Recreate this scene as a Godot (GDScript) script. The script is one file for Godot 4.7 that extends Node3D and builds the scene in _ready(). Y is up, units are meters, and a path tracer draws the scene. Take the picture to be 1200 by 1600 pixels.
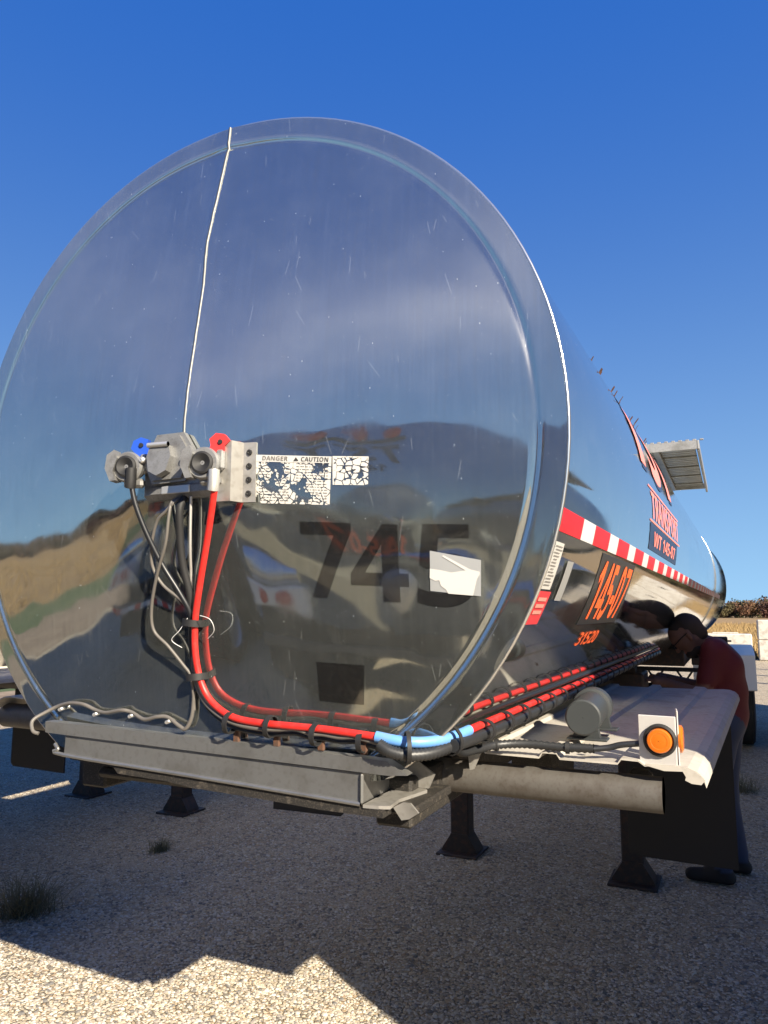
extends Node3D
# A polished stainless tank trailer seen from its front corner in a gravel yard.
# Units are metres; the trailer's axis runs along -Z, its head stands at z = 0.

const R := 0.9            # tank radius
const AXIS := 2.0         # height of the tank's axis
const BUL := 0.11         # bulge of the dished head
const R0 := 0.835         # radius where the dish starts
const YAW := 0.018        # the barrel runs a degree off square to its head
var M := {}
var rng := RandomNumberGenerator.new()
var wob := FastNoiseLite.new()

# ------------------------------------------------------------------ helpers
func lin(r: float, g: float, b: float) -> Color:
	return Color(r, g, b).linear_to_srgb()

func mat(key: String, c: Color, rough: float, metal := 0.0) -> StandardMaterial3D:
	var m := StandardMaterial3D.new()
	m.albedo_color = c
	m.roughness = rough
	m.metallic = metal
	M[key] = m
	return m

func begin() -> SurfaceTool:
	var st := SurfaceTool.new()
	st.begin(Mesh.PRIMITIVE_TRIANGLES)
	return st

func done(st: SurfaceTool, called: String, m: Material, parent: Node) -> MeshInstance3D:
	var o := MeshInstance3D.new()
	o.name = called
	o.mesh = st.commit()
	o.material_override = m
	parent.add_child(o, true)
	return o

func put(mesh: Mesh, called: String, m: Material, parent: Node, at := Vector3.ZERO) -> MeshInstance3D:
	var o := MeshInstance3D.new()
	o.name = called
	o.mesh = mesh
	o.material_override = m
	o.position = at
	parent.add_child(o, true)
	return o

func tag(o: Node, label: String, category: String, group := "", kind := "") -> void:
	if label: o.set_meta("label", label)
	if category: o.set_meta("category", category)
	if group: o.set_meta("group", group)
	if kind: o.set_meta("kind", kind)

func thing(called: String, label: String, category: String, at := Vector3.ZERO, group := "") -> Node3D:
	var o := Node3D.new()
	o.name = called
	o.position = at
	add_child(o, true)
	tag(o, label, category, group)
	return o

# a, b, c run counter-clockwise seen from outside
func tri(st: SurfaceTool, a: Vector3, b: Vector3, c: Vector3) -> void:
	var n := (b - a).cross(c - a).normalized()
	for p in [a, c, b]:
		st.set_normal(n); st.set_uv(Vector2(p.x + p.z, p.y)); st.add_vertex(p)

func quad(st: SurfaceTool, a: Vector3, b: Vector3, c: Vector3, d: Vector3) -> void:
	tri(st, a, b, c); tri(st, a, c, d)

func vtx(st: SurfaceTool, p: Vector3, n: Vector3, uv := Vector2.ZERO) -> void:
	st.set_normal(n); st.set_uv(uv); st.add_vertex(p)

# chamfered box
func box(st: SurfaceTool, at: Vector3, size: Vector3, bev := 0.003, turn := Basis.IDENTITY) -> void:
	var h := size * 0.5
	var b: float = min(bev, min(h.x, min(h.y, h.z)) * 0.9)
	var i := h - Vector3(b, b, b)
	var P := func(x: float, y: float, z: float) -> Vector3: return at + turn * Vector3(x, y, z)
	for s in [-1.0, 1.0]:
		var f := [[P.call(s * h.x, -i.y, -i.z), P.call(s * h.x, i.y, -i.z), P.call(s * h.x, i.y, i.z), P.call(s * h.x, -i.y, i.z)],
			[P.call(-i.x, s * h.y, -i.z), P.call(-i.x, s * h.y, i.z), P.call(i.x, s * h.y, i.z), P.call(i.x, s * h.y, -i.z)],
			[P.call(-i.x, -i.y, s * h.z), P.call(i.x, -i.y, s * h.z), P.call(i.x, i.y, s * h.z), P.call(-i.x, i.y, s * h.z)]]
		for k in f:
			if s > 0: quad(st, k[0], k[1], k[2], k[3])
			else: quad(st, k[3], k[2], k[1], k[0])
	if b <= 0.0: return
	for s in [-1.0, 1.0]:
		for t in [-1.0, 1.0]:
			var e := [[P.call(s * h.x, t * i.y, -i.z), P.call(s * i.x, t * h.y, -i.z), P.call(s * i.x, t * h.y, i.z), P.call(s * h.x, t * i.y, i.z)],
				[P.call(-i.x, s * h.y, t * i.z), P.call(-i.x, s * i.y, t * h.z), P.call(i.x, s * i.y, t * h.z), P.call(i.x, s * h.y, t * i.z)],
				[P.call(t * i.x, -i.y, s * h.z), P.call(t * h.x, -i.y, s * i.z), P.call(t * h.x, i.y, s * i.z), P.call(t * i.x, i.y, s * h.z)]]
			for k in e:
				var n: Vector3 = (k[1] - k[0]).cross(k[2] - k[0])
				if n.dot(k[0] + k[2] - 2.0 * at) > 0.0: quad(st, k[0], k[1], k[2], k[3])
				else: quad(st, k[3], k[2], k[1], k[0])
			for u in [-1.0, 1.0]:
				var a1: Vector3 = P.call(s * h.x, t * i.y, u * i.z)
				var a2: Vector3 = P.call(s * i.x, t * h.y, u * i.z)
				var a3: Vector3 = P.call(s * i.x, t * i.y, u * h.z)
				if s * t * u > 0: tri(st, a1, a2, a3)
				else: tri(st, a1, a3, a2)

func box_part(called: String, m: Material, parent: Node, at: Vector3, size: Vector3, bev := 0.003, turn := Basis.IDENTITY) -> MeshInstance3D:
	var st := begin()
	box(st, at, size, bev, turn)
	return done(st, called, m, parent)

func spline(p: Array, sub := 6) -> PackedVector3Array:
	var out := PackedVector3Array()
	var n := p.size()
	for i in n - 1:
		var a: Vector3 = p[max(i - 1, 0)]
		var b: Vector3 = p[i]
		var c: Vector3 = p[i + 1]
		var d: Vector3 = p[min(i + 2, n - 1)]
		for k in sub:
			out.append(b.cubic_interpolate(c, a, d, float(k) / sub))
	out.append(p[n - 1])
	return out

func tube(st: SurfaceTool, p: PackedVector3Array, r: float, n := 10, ripple := 0.0) -> void:
	var t := (p[1] - p[0]).normalized()
	var u := t.cross(Vector3.UP)
	if u.length() < 0.1: u = t.cross(Vector3.RIGHT)
	u = u.normalized()
	var rows := []
	for i in p.size():
		var tt := (p[min(i + 1, p.size() - 1)] - p[max(i - 1, 0)]).normalized()
		u = (u - tt * u.dot(tt)).normalized()
		var v := tt.cross(u)
		var row := []
		var rr := r * (1.0 + (ripple if i % 2 == 0 else 0.0))
		for k in n + 1:
			var a := TAU * k / n
			var d := u * cos(a) + v * sin(a)
			row.append([p[i] + d * rr, d, Vector2(float(k) / n, float(i) * 0.1)])
		rows.append([row, tt])
	for i in p.size() - 1:
		for k in n:
			var a = rows[i][0][k]
			var b = rows[i][0][k + 1]
			var c = rows[i + 1][0][k + 1]
			var d = rows[i + 1][0][k]
			for q in [a, c, b, a, d, c]: vtx(st, q[0], q[1], q[2])
	for e in [0, p.size() - 1]:
		var nn: Vector3 = rows[e][1] * (-1.0 if e == 0 else 1.0)
		for k in n:
			vtx(st, p[e], nn); vtx(st, rows[e][0][k][0], nn); vtx(st, rows[e][0][k + 1][0], nn)

func tube_part(called: String, m: Material, parent: Node, pts: Array, r: float, n := 10, sub := 6) -> MeshInstance3D:
	var st := begin()
	tube(st, spline(pts, sub) if sub > 1 else PackedVector3Array(pts), r, n)
	return done(st, called, m, parent)

# profile of Vector2(radius, height along axis); x and y axes of basis span the circle, z is the axis
func lathe(st: SurfaceTool, prof: Array, at: Vector3, bas := Basis.IDENTITY, n := 24) -> void:
	for i in prof.size() - 1:
		var a: Vector2 = prof[i]
		var b: Vector2 = prof[i + 1]
		var d := (b - a).normalized()
		var nr := Vector2(d.y, -d.x)
		for k in n:
			var q := []
			for e in [[a, k], [a, k + 1], [b, k + 1], [b, k]]:
				var an: float = TAU * e[1] / n
				var dir := Vector3(cos(an), sin(an), 0)
				q.append([at + bas * (dir * e[0].x + Vector3(0, 0, e[0].y)), bas * (dir * nr.x + Vector3(0, 0, nr.y)), Vector2(float(e[1]) / n * 4.0, e[0].y)])
			for e in [0, 2, 1, 0, 3, 2]: vtx(st, q[e][0], q[e][1], q[e][2])

func lathe_part(called: String, m: Material, parent: Node, prof: Array, at: Vector3, bas := Basis.IDENTITY, n := 24) -> MeshInstance3D:
	var st := begin()
	lathe(st, prof, at, bas, n)
	return done(st, called, m, parent)

# a polygon in the x-y plane, extruded from z0 to z1, through xf
func prism(st: SurfaceTool, poly: Array, z0: float, z1: float, xf := Transform3D.IDENTITY) -> void:
	var pp := PackedVector2Array(poly)
	if Geometry2D.is_polygon_clockwise(pp): pp.reverse()
	var id := Geometry2D.triangulate_polygon(pp)
	for i in range(0, id.size(), 3):
		var a := pp[id[i]]
		var b := pp[id[i + 1]]
		var c := pp[id[i + 2]]
		if (b - a).cross(c - a) < 0.0:
			var s := b
			b = c
			c = s
		tri(st, xf * Vector3(a.x, a.y, z1), xf * Vector3(b.x, b.y, z1), xf * Vector3(c.x, c.y, z1))
		tri(st, xf * Vector3(a.x, a.y, z0), xf * Vector3(c.x, c.y, z0), xf * Vector3(b.x, b.y, z0))
	for i in pp.size():
		var a := pp[i]
		var b := pp[(i + 1) % pp.size()]
		quad(st, xf * Vector3(a.x, a.y, z0), xf * Vector3(b.x, b.y, z0), xf * Vector3(b.x, b.y, z1), xf * Vector3(a.x, a.y, z1))

func prism_part(called: String, m: Material, parent: Node, poly: Array, z0: float, z1: float, xf := Transform3D.IDENTITY) -> MeshInstance3D:
	var st := begin()
	prism(st, poly, z0, z1, xf)
	return done(st, called, m, parent)

const FACING_RIGHT := Basis(Vector3(0, 0, -1), Vector3(0, 1, 0), Vector3(1, 0, 0))   # local z looks to +x
const FACING_UP := Basis(Vector3(1, 0, 0), Vector3(0, 0, -1), Vector3(0, 1, 0))      # local z looks to +y

# --------------------------------------------------------- surfaces of the tank
func sphere_z(r: float) -> float:
	return BUL * (1.0 - pow((r * r + 0.0036) / (R0 * R0 + 0.0036), 0.7))

func head_z(x: float, y: float, dents := true) -> float:
	var dy := y - AXIS
	var r := sqrt(x * x + dy * dy)
	var z := 0.0
	if r < R0: z = sphere_z(r) + 0.018 * exp(-r * r / 0.058)
	z += 0.004 * clamp((R - r) / 0.05, 0.0, 1.0)
	var k := (r - 0.838) / 0.0065
	z -= 0.0035 * exp(-k * k)
	if dents:
		z += wob.get_noise_2d(x * 100.0, y * 100.0) * 0.0016 * smoothstep(0.0, 0.12, R - r)
		if y > 1.95: z += 0.005 * exp(-pow((x - seam_x(y)) / 0.028, 2.0)) * smoothstep(1.95, 2.15, y)
	return z

func seam_x(y: float) -> float:
	return 0.012 + 0.022 * smoothstep(2.5, 2.9, y) - 0.008 * smoothstep(2.4, 2.55, y)

func head_n(x: float, y: float, dents := true) -> Vector3:
	var e := 0.003
	return Vector3(head_z(x - e, y, dents) - head_z(x + e, y, dents), head_z(x, y - e, dents) - head_z(x, y + e, dents), 2.0 * e).normalized()

func on_head(x: float, y: float, off := 0.0015) -> Array:
	var n := head_n(x, y)
	return [Vector3(x, y, head_z(x, y)) + n * off, n]

# u runs rearwards along the tank, a is the angle up from the horizontal on the right side
func on_side(z: float, a: float, off := 0.0015) -> Array:
	var n := Vector3(cos(a), sin(a), 0)
	return [Vector3(-z * YAW, AXIS, z) + n * (R + off), n]

# a rectangle of a surface: map(u, v) with u, v from 0 to 1 gives [point, normal]
func patch(called: String, m: Material, parent: Node, map: Callable, nu := 8, nv := 8) -> MeshInstance3D:
	var st := begin()
	for i in nu:
		for j in nv:
			var q := []
			for e in [[i, j], [i + 1, j], [i + 1, j + 1], [i, j + 1]]:
				var u := float(e[0]) / nu
				var v := float(e[1]) / nv
				var p: Array = map.call(u, v)
				q.append([p[0], p[1], Vector2(u, 1.0 - v)])
			for e in [0, 2, 1, 0, 3, 2]: vtx(st, q[e][0], q[e][1], q[e][2])
	return done(st, called, m, parent)

func split(out: Array, a: Vector2, b: Vector2, c: Vector2, most: float) -> void:
	var l := [(b - a).length(), (c - b).length(), (a - c).length()]
	var k := 0
	if l[1] > l[k]: k = 1
	if l[2] > l[k]: k = 2
	if l[k] <= most:
		out.append_array([a, b, c])
		return
	if k == 0:
		var m := (a + b) * 0.5
		split(out, a, m, c, most); split(out, m, b, c, most)
	elif k == 1:
		var m := (b + c) * 0.5
		split(out, a, b, m, most); split(out, a, m, c, most)
	else:
		var m := (c + a) * 0.5
		split(out, a, b, m, most); split(out, m, b, c, most)

# lettering stretched to fill 0..1 x 0..1 of map
func letters(called: String, txt: String, m: Material, parent: Node, map: Callable, fine := 0.12, bold := true, slant := 0.0) -> MeshInstance3D:
	var tm := TextMesh.new()
	var f := SystemFont.new()
	f.font_names = PackedStringArray(["Droid Sans"])
	f.font_weight = 700 if bold else 400
	tm.font = f
	tm.text = txt
	tm.font_size = 64
	tm.depth = 0.0
	tm.pixel_size = 0.01
	var arr := tm.get_mesh_arrays()
	var vs: PackedVector3Array = arr[Mesh.ARRAY_VERTEX]
	var ns: PackedVector3Array = arr[Mesh.ARRAY_NORMAL]
	var ids: PackedInt32Array = PackedInt32Array()
	if arr[Mesh.ARRAY_INDEX] != null: ids = arr[Mesh.ARRAY_INDEX]
	if ids.is_empty():
		for i in vs.size(): ids.append(i)
	var lo := Vector2(1e9, 1e9)
	var hi := -lo
	for p in vs:
		lo = lo.min(Vector2(p.x, p.y)); hi = hi.max(Vector2(p.x, p.y))
	var size := hi - lo
	var asp := size.x / size.y
	var st := begin()
	for i in range(0, ids.size(), 3):
		if ns[ids[i]].z < 0.5: continue
		var q := []
		for k in 3:
			var p := vs[ids[i + k]]
			q.append(Vector2((p.x - lo.x) / size.x * asp, (p.y - lo.y) / size.y))
		var outp := []
		split(outp, q[0], q[1], q[2], fine)
		for p in outp:
			var e: Array = map.call(p.x / asp + slant * (p.y - 0.5), p.y)
			vtx(st, e[0], e[1], p)
	return done(st, called, m, parent)

# ------------------------------------------------------------------ textures
func noise(seed_: int, freq: float, kind := FastNoiseLite.TYPE_SIMPLEX_SMOOTH, oct := 3) -> FastNoiseLite:
	var n := FastNoiseLite.new()
	n.seed = seed_
	n.noise_type = kind
	n.frequency = freq
	n.fractal_octaves = oct
	if oct <= 1: n.fractal_type = FastNoiseLite.FRACTAL_NONE
	return n

func bytes(n: FastNoiseLite, w: int, h: int) -> PackedByteArray:
	var im := n.get_seamless_image(w, h, false, false, 0.1, true)
	im.convert(Image.FORMAT_L8)
	return im.get_data()

func tex(im: Image) -> ImageTexture:
	im.generate_mipmaps()
	return ImageTexture.create_from_image(im)

func make_steel() -> void:
	var w := 1024
	# fine brushing that runs up and down, cloudy film, dust specks and scratches
	var brush := noise(3, 0.02, FastNoiseLite.TYPE_VALUE, 3)
	var cloud := bytes(noise(5, 0.006, FastNoiseLite.TYPE_SIMPLEX_SMOOTH, 5), w, w)
	var cloud2 := bytes(noise(8, 0.02, FastNoiseLite.TYPE_SIMPLEX_SMOOTH, 4), w, w)
	var alb := PackedByteArray(); alb.resize(w * w)
	var rou := PackedByteArray(); rou.resize(w * w)
	var met := PackedByteArray(); met.resize(w * w)
	for y in w:
		for x in w:
			var i := y * w + x
			var b := brush.get_noise_2d(x * 12.0, y * 0.35)
			var c := cloud[i] / 255.0 - 0.5
			var d := cloud2[i] / 255.0 - 0.5
			alb[i] = int(clamp(188.0 + b * 6.0 + c * 4.0, 0, 255))
			rou[i] = int(clamp(13.0 + b * 6.0 + max(c, -0.2) * 14.0 + max(d, 0.0) * 8.0, 4, 90))
			met[i] = int(clamp(243.0 - max(c + 0.08, 0.0) * 7.0 - max(d, 0.0) * 4.0 - absf(b) * 4.0, 0, 255))
	var g := RandomNumberGenerator.new()
	g.seed = 77
	for k in 240:                       # specks of dried dust and stone chips
		var x := g.randi_range(1, w - 3)
		var y := g.randi_range(1, w - 6)
		var l := g.randi_range(1, 4) if g.randf() < 0.35 else 1
		for j in l:
			var i := (y + j) * w + x
			alb[i] = 225; rou[i] = 120; met[i] = g.randi_range(110, 190)
	for k in 60:                       # hairline scratches
		var p := Vector2(g.randf() * w, g.randf() * w)
		var a := g.randfn(PI / 2, 0.35)
		var l := g.randi_range(6, 60)
		for j in l:
			var xx := posmod(int(p.x + cos(a) * j), w)
			var yy := posmod(int(p.y + sin(a) * j), w)
			var i := yy * w + xx
			alb[i] = 214; rou[i] = 50; met[i] = 205
	var ia := Image.create_from_data(w, w, false, Image.FORMAT_L8, alb)
	var ir := Image.create_from_data(w, w, false, Image.FORMAT_L8, rou)
	var imt := Image.create_from_data(w, w, false, Image.FORMAT_L8, met)
	for key in ["head", "shell"]:
		var m := mat(key, Color.WHITE, 1.0, 1.0)
		m.albedo_texture = tex(ia)
		m.roughness_texture = tex(ir)
		m.metallic_texture = tex(imt)
		m.albedo_color = Color(0.96, 0.985, 0.975)
		m.texture_filter = BaseMaterial3D.TEXTURE_FILTER_LINEAR_WITH_MIPMAPS_ANISOTROPIC
	M.head.uv1_scale = Vector3(1.0, 1.0, 1.0)
	M.shell.uv1_scale = Vector3(0.8, 0.8, 1.0)
	var ghost: StandardMaterial3D = M.head.duplicate()
	ghost.albedo_color = Color(0.64, 0.64, 0.64)
	M["ghost"] = ghost
	# the haze of hair-fine upright polishing scratches that lies in the finish: it spreads light sideways
	var hz := mat("haze", lin(0.75, 0.75, 0.74), 0.4, 1.0)
	hz.transparency = BaseMaterial3D.TRANSPARENCY_ALPHA
	hz.albedo_color.a = 0.018
	hz.anisotropy_enabled = true
	hz.anisotropy = 0.98

func grime(key: String, base: Color, dark: Color, rough: float, metal: float, scale: float, seed_: int, share := 0.55) -> StandardMaterial3D:
	# a worn surface: base colour with stains of another, in world units
	var w := 512
	var a := bytes(noise(seed_, 0.012, FastNoiseLite.TYPE_SIMPLEX_SMOOTH, 5), w, w)
	var b := bytes(noise(seed_ + 1, 0.09, FastNoiseLite.TYPE_SIMPLEX_SMOOTH, 3), w, w)
	var d := PackedByteArray(); d.resize(w * w * 3)
	var cb := base.linear_to_srgb()
	var cd := dark.linear_to_srgb()
	for i in w * w:
		var t: float = clamp((a[i] / 255.0 - share) * 3.0, 0.0, 1.0) * 0.8 + clamp((b[i] / 255.0 - 0.55) * 2.0, 0.0, 0.5)
		var c := cb.lerp(cd, clamp(t, 0.0, 1.0))
		d[i * 3] = int(c.r * 255); d[i * 3 + 1] = int(c.g * 255); d[i * 3 + 2] = int(c.b * 255)
	var m := mat(key, Color.WHITE, rough, metal)
	m.albedo_texture = tex(Image.create_from_data(w, w, false, Image.FORMAT_RGB8, d))
	m.uv1_triplanar = true
	m.uv1_world_triplanar = true
	m.uv1_scale = Vector3.ONE * scale
	return m

func make_ground_mats() -> void:
	var w := 1024
	# crushed stone: each cell is a pebble with its own tone
	var cell := noise(21, 0.07, FastNoiseLite.TYPE_CELLULAR, 1)
	cell.cellular_return_type = FastNoiseLite.RETURN_CELL_VALUE
	var edge := noise(21, 0.07, FastNoiseLite.TYPE_CELLULAR, 1)
	edge.cellular_return_type = FastNoiseLite.RETURN_DISTANCE2_SUB
	var cv := bytes(cell, w, w)
	var ev := bytes(edge, w, w)
	var big := bytes(noise(23, 0.008, FastNoiseLite.TYPE_SIMPLEX_SMOOTH, 4), w, w)
	var tones := [Vector3(0.62, 0.55, 0.45), Vector3(0.55, 0.48, 0.38), Vector3(0.68, 0.62, 0.53), Vector3(0.44, 0.39, 0.33), Vector3(0.6, 0.5, 0.38), Vector3(0.5, 0.46, 0.41), Vector3(0.3, 0.28, 0.26), Vector3(0.64, 0.59, 0.5), Vector3(0.48, 0.38, 0.28), Vector3(0.58, 0.53, 0.45)]
	var d := PackedByteArray(); d.resize(w * w * 3)
	var hgt := PackedByteArray(); hgt.resize(w * w)
	for i in w * w:
		var t: Vector3 = tones[int(cv[i] * 7.13) % 10]
		var e: float = clamp(ev[i] / 255.0 * 3.2, 0.0, 1.0)
		t = t.lerp(Vector3(0.26, 0.22, 0.17), 1.0 - smoothstep(0.03, 0.42, e)) * (0.72 + 0.2 * (big[i] / 255.0 - 0.5))
		var c := lin(t.x, t.y, t.z)
		d[i * 3] = int(c.r * 255); d[i * 3 + 1] = int(c.g * 255); d[i * 3 + 2] = int(c.b * 255)
		hgt[i] = int(255.0 * smoothstep(0.0, 0.6, e))
	var m := mat("gravel", Color.WHITE, 0.9)
	m.albedo_texture = tex(Image.create_from_data(w, w, false, Image.FORMAT_RGB8, d))
	m.heightmap_enabled = true
	m.heightmap_texture = tex(Image.create_from_data(w, w, false, Image.FORMAT_L8, hgt))
	m.heightmap_scale = 0.7
	m.albedo_color = Color(1.0, 0.975, 0.92)
	m.uv1_triplanar = true
	m.uv1_world_triplanar = true
	m.uv1_scale = Vector3.ONE * 0.62
	# corn stubble
	var s1 := noise(31, 0.05, FastNoiseLite.TYPE_SIMPLEX_SMOOTH, 4)
	var f1 := bytes(noise(33, 0.2, FastNoiseLite.TYPE_SIMPLEX_SMOOTH, 2), 512, 512)
	var d2 := PackedByteArray(); d2.resize(512 * 512 * 3)
	for y in 512:
		for x in 512:
			var i := y * 512 + x
			var v: float = f1[i] / 255.0 + 0.35 * s1.get_noise_2d(x * 4.0, y * 0.6) + 0.1 * sin(y * TAU / 32.0)
			var t := Vector3(0.13, 0.08, 0.035).lerp(Vector3(0.33, 0.215, 0.085), smoothstep(0.25, 0.75, v))
			var c := lin(t.x, t.y, t.z)
			d2[i * 3] = int(c.r * 255); d2[i * 3 + 1] = int(c.g * 255); d2[i * 3 + 2] = int(c.b * 255)
	var fm := mat("field", Color.WHITE, 1.0)
	fm.albedo_texture = tex(Image.create_from_data(512, 512, false, Image.FORMAT_RGB8, d2))
	fm.uv1_triplanar = true
	fm.uv1_world_triplanar = true
	fm.uv1_scale = Vector3.ONE * 0.08
	grime("dirt", Color(0.17, 0.125, 0.085), Color(0.26, 0.2, 0.14), 1.0, 0.0, 0.2, 41, 0.5)
	grime("turf", Color(0.045, 0.075, 0.02), Color(0.13, 0.13, 0.05), 1.0, 0.0, 0.35, 43, 0.55)

func make_mats() -> void:
	make_steel()
	make_ground_mats()
	grime("alu", Color(0.38, 0.365, 0.34), Color(0.25, 0.235, 0.21), 0.42, 0.55, 0.9, 51, 0.52)
	grime("apron", Color(0.3, 0.3, 0.295), Color(0.24, 0.235, 0.225), 0.4, 0.75, 1.1, 53, 0.5)
	grime("fender", Color(0.4, 0.375, 0.335), Color(0.31, 0.285, 0.25), 0.7, 0.0, 0.8, 55, 0.55)
	grime("pipe", Color(0.095, 0.088, 0.08), Color(0.06, 0.05, 0.042), 0.6, 0.2, 2.0, 57, 0.5)
	grime("cast", Color(0.27, 0.27, 0.265), Color(0.17, 0.165, 0.16), 0.5, 0.6, 3.0, 59, 0.52)
	grime("under", Color(0.02, 0.018, 0.016), Color(0.12, 0.1, 0.08), 0.7, 0.2, 4.0, 61, 0.62)
	grime("legsteel", Color(0.03, 0.024, 0.022), Color(0.07, 0.035, 0.024), 0.6, 0.3, 3.0, 63, 0.5)
	grime("concrete", Color(0.5, 0.47, 0.42), Color(0.33, 0.3, 0.26), 0.95, 0.0, 0.6, 65, 0.5)
	grime("rust", Color(0.09, 0.04, 0.022), Color(0.06, 0.035, 0.025), 0.9, 0.0, 6.0, 67, 0.5)
	mat("rim", lin(0.72, 0.72, 0.7), 0.22, 0.9)
	mat("weld", lin(0.16, 0.16, 0.155), 0.5, 0.75)
	mat("zinc", lin(0.62, 0.61, 0.58), 0.4, 0.7)
	mat("rubber", lin(0.012, 0.012, 0.013), 0.65)
	mat("flap", lin(0.006, 0.006, 0.008), 0.75)
	mat("tyre", lin(0.016, 0.016, 0.016), 0.8)
	mat("conduit", lin(0.02, 0.021, 0.023), 0.45)
	mat("blackcable", lin(0.012, 0.013, 0.016), 0.4)
	mat("greycable", lin(0.115, 0.105, 0.095), 0.5)
	grime("redhose", Color(0.56, 0.02, 0.016), Color(0.4, 0.05, 0.04), 0.42, 0.0, 5.0, 71, 0.56)
	grime("bluehose", Color(0.1, 0.27, 0.62), Color(0.16, 0.25, 0.42), 0.45, 0.0, 5.0, 73, 0.56)
	mat("redpaint", lin(0.58, 0.03, 0.03), 0.45)
	mat("bluepaint", lin(0.015, 0.07, 0.42), 0.45)
	mat("tapered", lin(0.62, 0.014, 0.018), 0.35)
	mat("tapewhite", lin(0.6, 0.6, 0.6), 0.35)
	mat("orange", lin(0.85, 0.12, 0.025), 0.5)
	mat("pink", lin(0.78, 0.24, 0.2), 0.5)
	mat("navy", lin(0.022, 0.035, 0.075), 0.35)
	mat("darkpanel", lin(0.022, 0.022, 0.024), 0.3)
	mat("paper", lin(0.46, 0.45, 0.43), 0.6)
	mat("ink", lin(0.03, 0.03, 0.03), 0.6)
	mat("redlabel", lin(0.55, 0.035, 0.045), 0.5)
	mat("tube", lin(0.03, 0.034, 0.036), 0.5)
	mat("whiteplate", lin(0.5, 0.48, 0.46), 0.4, 0.2)
	var am := mat("amber", lin(0.55, 0.125, 0.004), 0.18)
	am.clearcoat_enabled = true
	am.clearcoat = 0.6
	var rl := mat("redlens", lin(0.42, 0.012, 0.012), 0.18)
	rl.clearcoat_enabled = true
	mat("white", lin(0.72, 0.72, 0.7), 0.4)
	mat("post", lin(0.3, 0.29, 0.27), 0.6, 0.3)

# --------------------------------------------------------------- tank trailer
func head_mesh() -> ArrayMesh:
	var rs := []
	for i in 41: rs.append(0.82 * i / 40.0)
	rs.append_array([0.826, 0.829, 0.832, 0.835, 0.838, 0.841, 0.844, 0.847, 0.85, 0.858, 0.87, 0.885, 0.9])
	var n := 144
	var st := begin()
	st.set_smooth_group(0)
	for i in rs.size():
		for k in n + 1:
			var a := TAU * k / n
			var x: float = cos(a) * rs[i]
			var y: float = max(AXIS + sin(a) * rs[i], 1.235)
			vtx(st, Vector3(x, y, head_z(x, y)), head_n(x, y), Vector2(x, y))
	for i in rs.size() - 1:
		for k in n:
			var a := i * (n + 1) + k
			for e in [a, a + 1, a + n + 2, a, a + n + 2, a + n + 1]: st.add_index(e)
	return st.commit()

func shell_mesh(z1: float) -> ArrayMesh:
	var st := begin()
	var n := 120
	var zs := [-0.002, -0.3, -0.8, -1.6, -2.8, -4.2, -6.0, -8.0, -10.0, z1]
	for z in zs:
		for k in n + 1:
			var a := TAU * k / n
			var p := Vector3(-z * YAW + cos(a) * R, max(AXIS + sin(a) * R, 1.235), z)
			var nn := Vector3(cos(a), sin(a), 0)
			if p.y <= 1.2351: nn = Vector3.DOWN
			vtx(st, p, nn, Vector2(z, a * R))
	for i in zs.size() - 1:
		for k in n:
			var a := i * (n + 1) + k
			for e in [a, a + n + 2, a + n + 1, a, a + 1, a + n + 2]: st.add_index(e)
	return st.commit()

func wheel(parent: Node, at: Vector3, side: float, wide := 0.27) -> void:
	var bas := Basis(Vector3(0, 0, -side), Vector3(0, 1, 0), Vector3(side, 0, 0))
	var ty := lathe_part("wheel", M.tyre, parent, [Vector2(0.28, 0.02), Vector2(0.47, 0.0), Vector2(0.505, -0.03), Vector2(0.51, -wide + 0.03), Vector2(0.47, -wide), Vector2(0.28, -wide + 0.02)], at, bas, 36)
	lathe_part("wheel_rim", M.zinc, ty, [Vector2(0.285, 0.015), Vector2(0.265, -0.01), Vector2(0.25, -0.1), Vector2(0.13, -0.06), Vector2(0.12, 0.01), Vector2(0.001, 0.02)], at, bas, 36)

func landing_leg(parent: Node, at: Vector3) -> void:
	var leg := box_part("landing_leg", M.legsteel, parent, at + Vector3(0, 0.66, 0), Vector3(0.125, 1.2, 0.125), 0.008)
	var st := begin()
	box(st, at + Vector3(0, 0.008, 0), Vector3(0.28, 0.016, 0.28), 0.004)
	for s in [-1.0, 1.0]:
		prism(st, [Vector2(0.058 * s, 0.012), Vector2(0.125 * s, 0.012), Vector2(0.118 * s, 0.035), Vector2(0.062 * s, 0.12)], -0.07, 0.07, Transform3D(Basis.IDENTITY, at))
	prism(st, [Vector2(-0.1, 0.012), Vector2(0.1, 0.012), Vector2(0.058, 0.13), Vector2(-0.058, 0.13)], 0.058, 0.072, Transform3D(Basis.IDENTITY, at))
	prism(st, [Vector2(-0.1, 0.012), Vector2(0.1, 0.012), Vector2(0.058, 0.13), Vector2(-0.058, 0.13)], -0.072, -0.058, Transform3D(Basis.IDENTITY, at))
	done(st, "foot", M.legsteel, leg)

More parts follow.
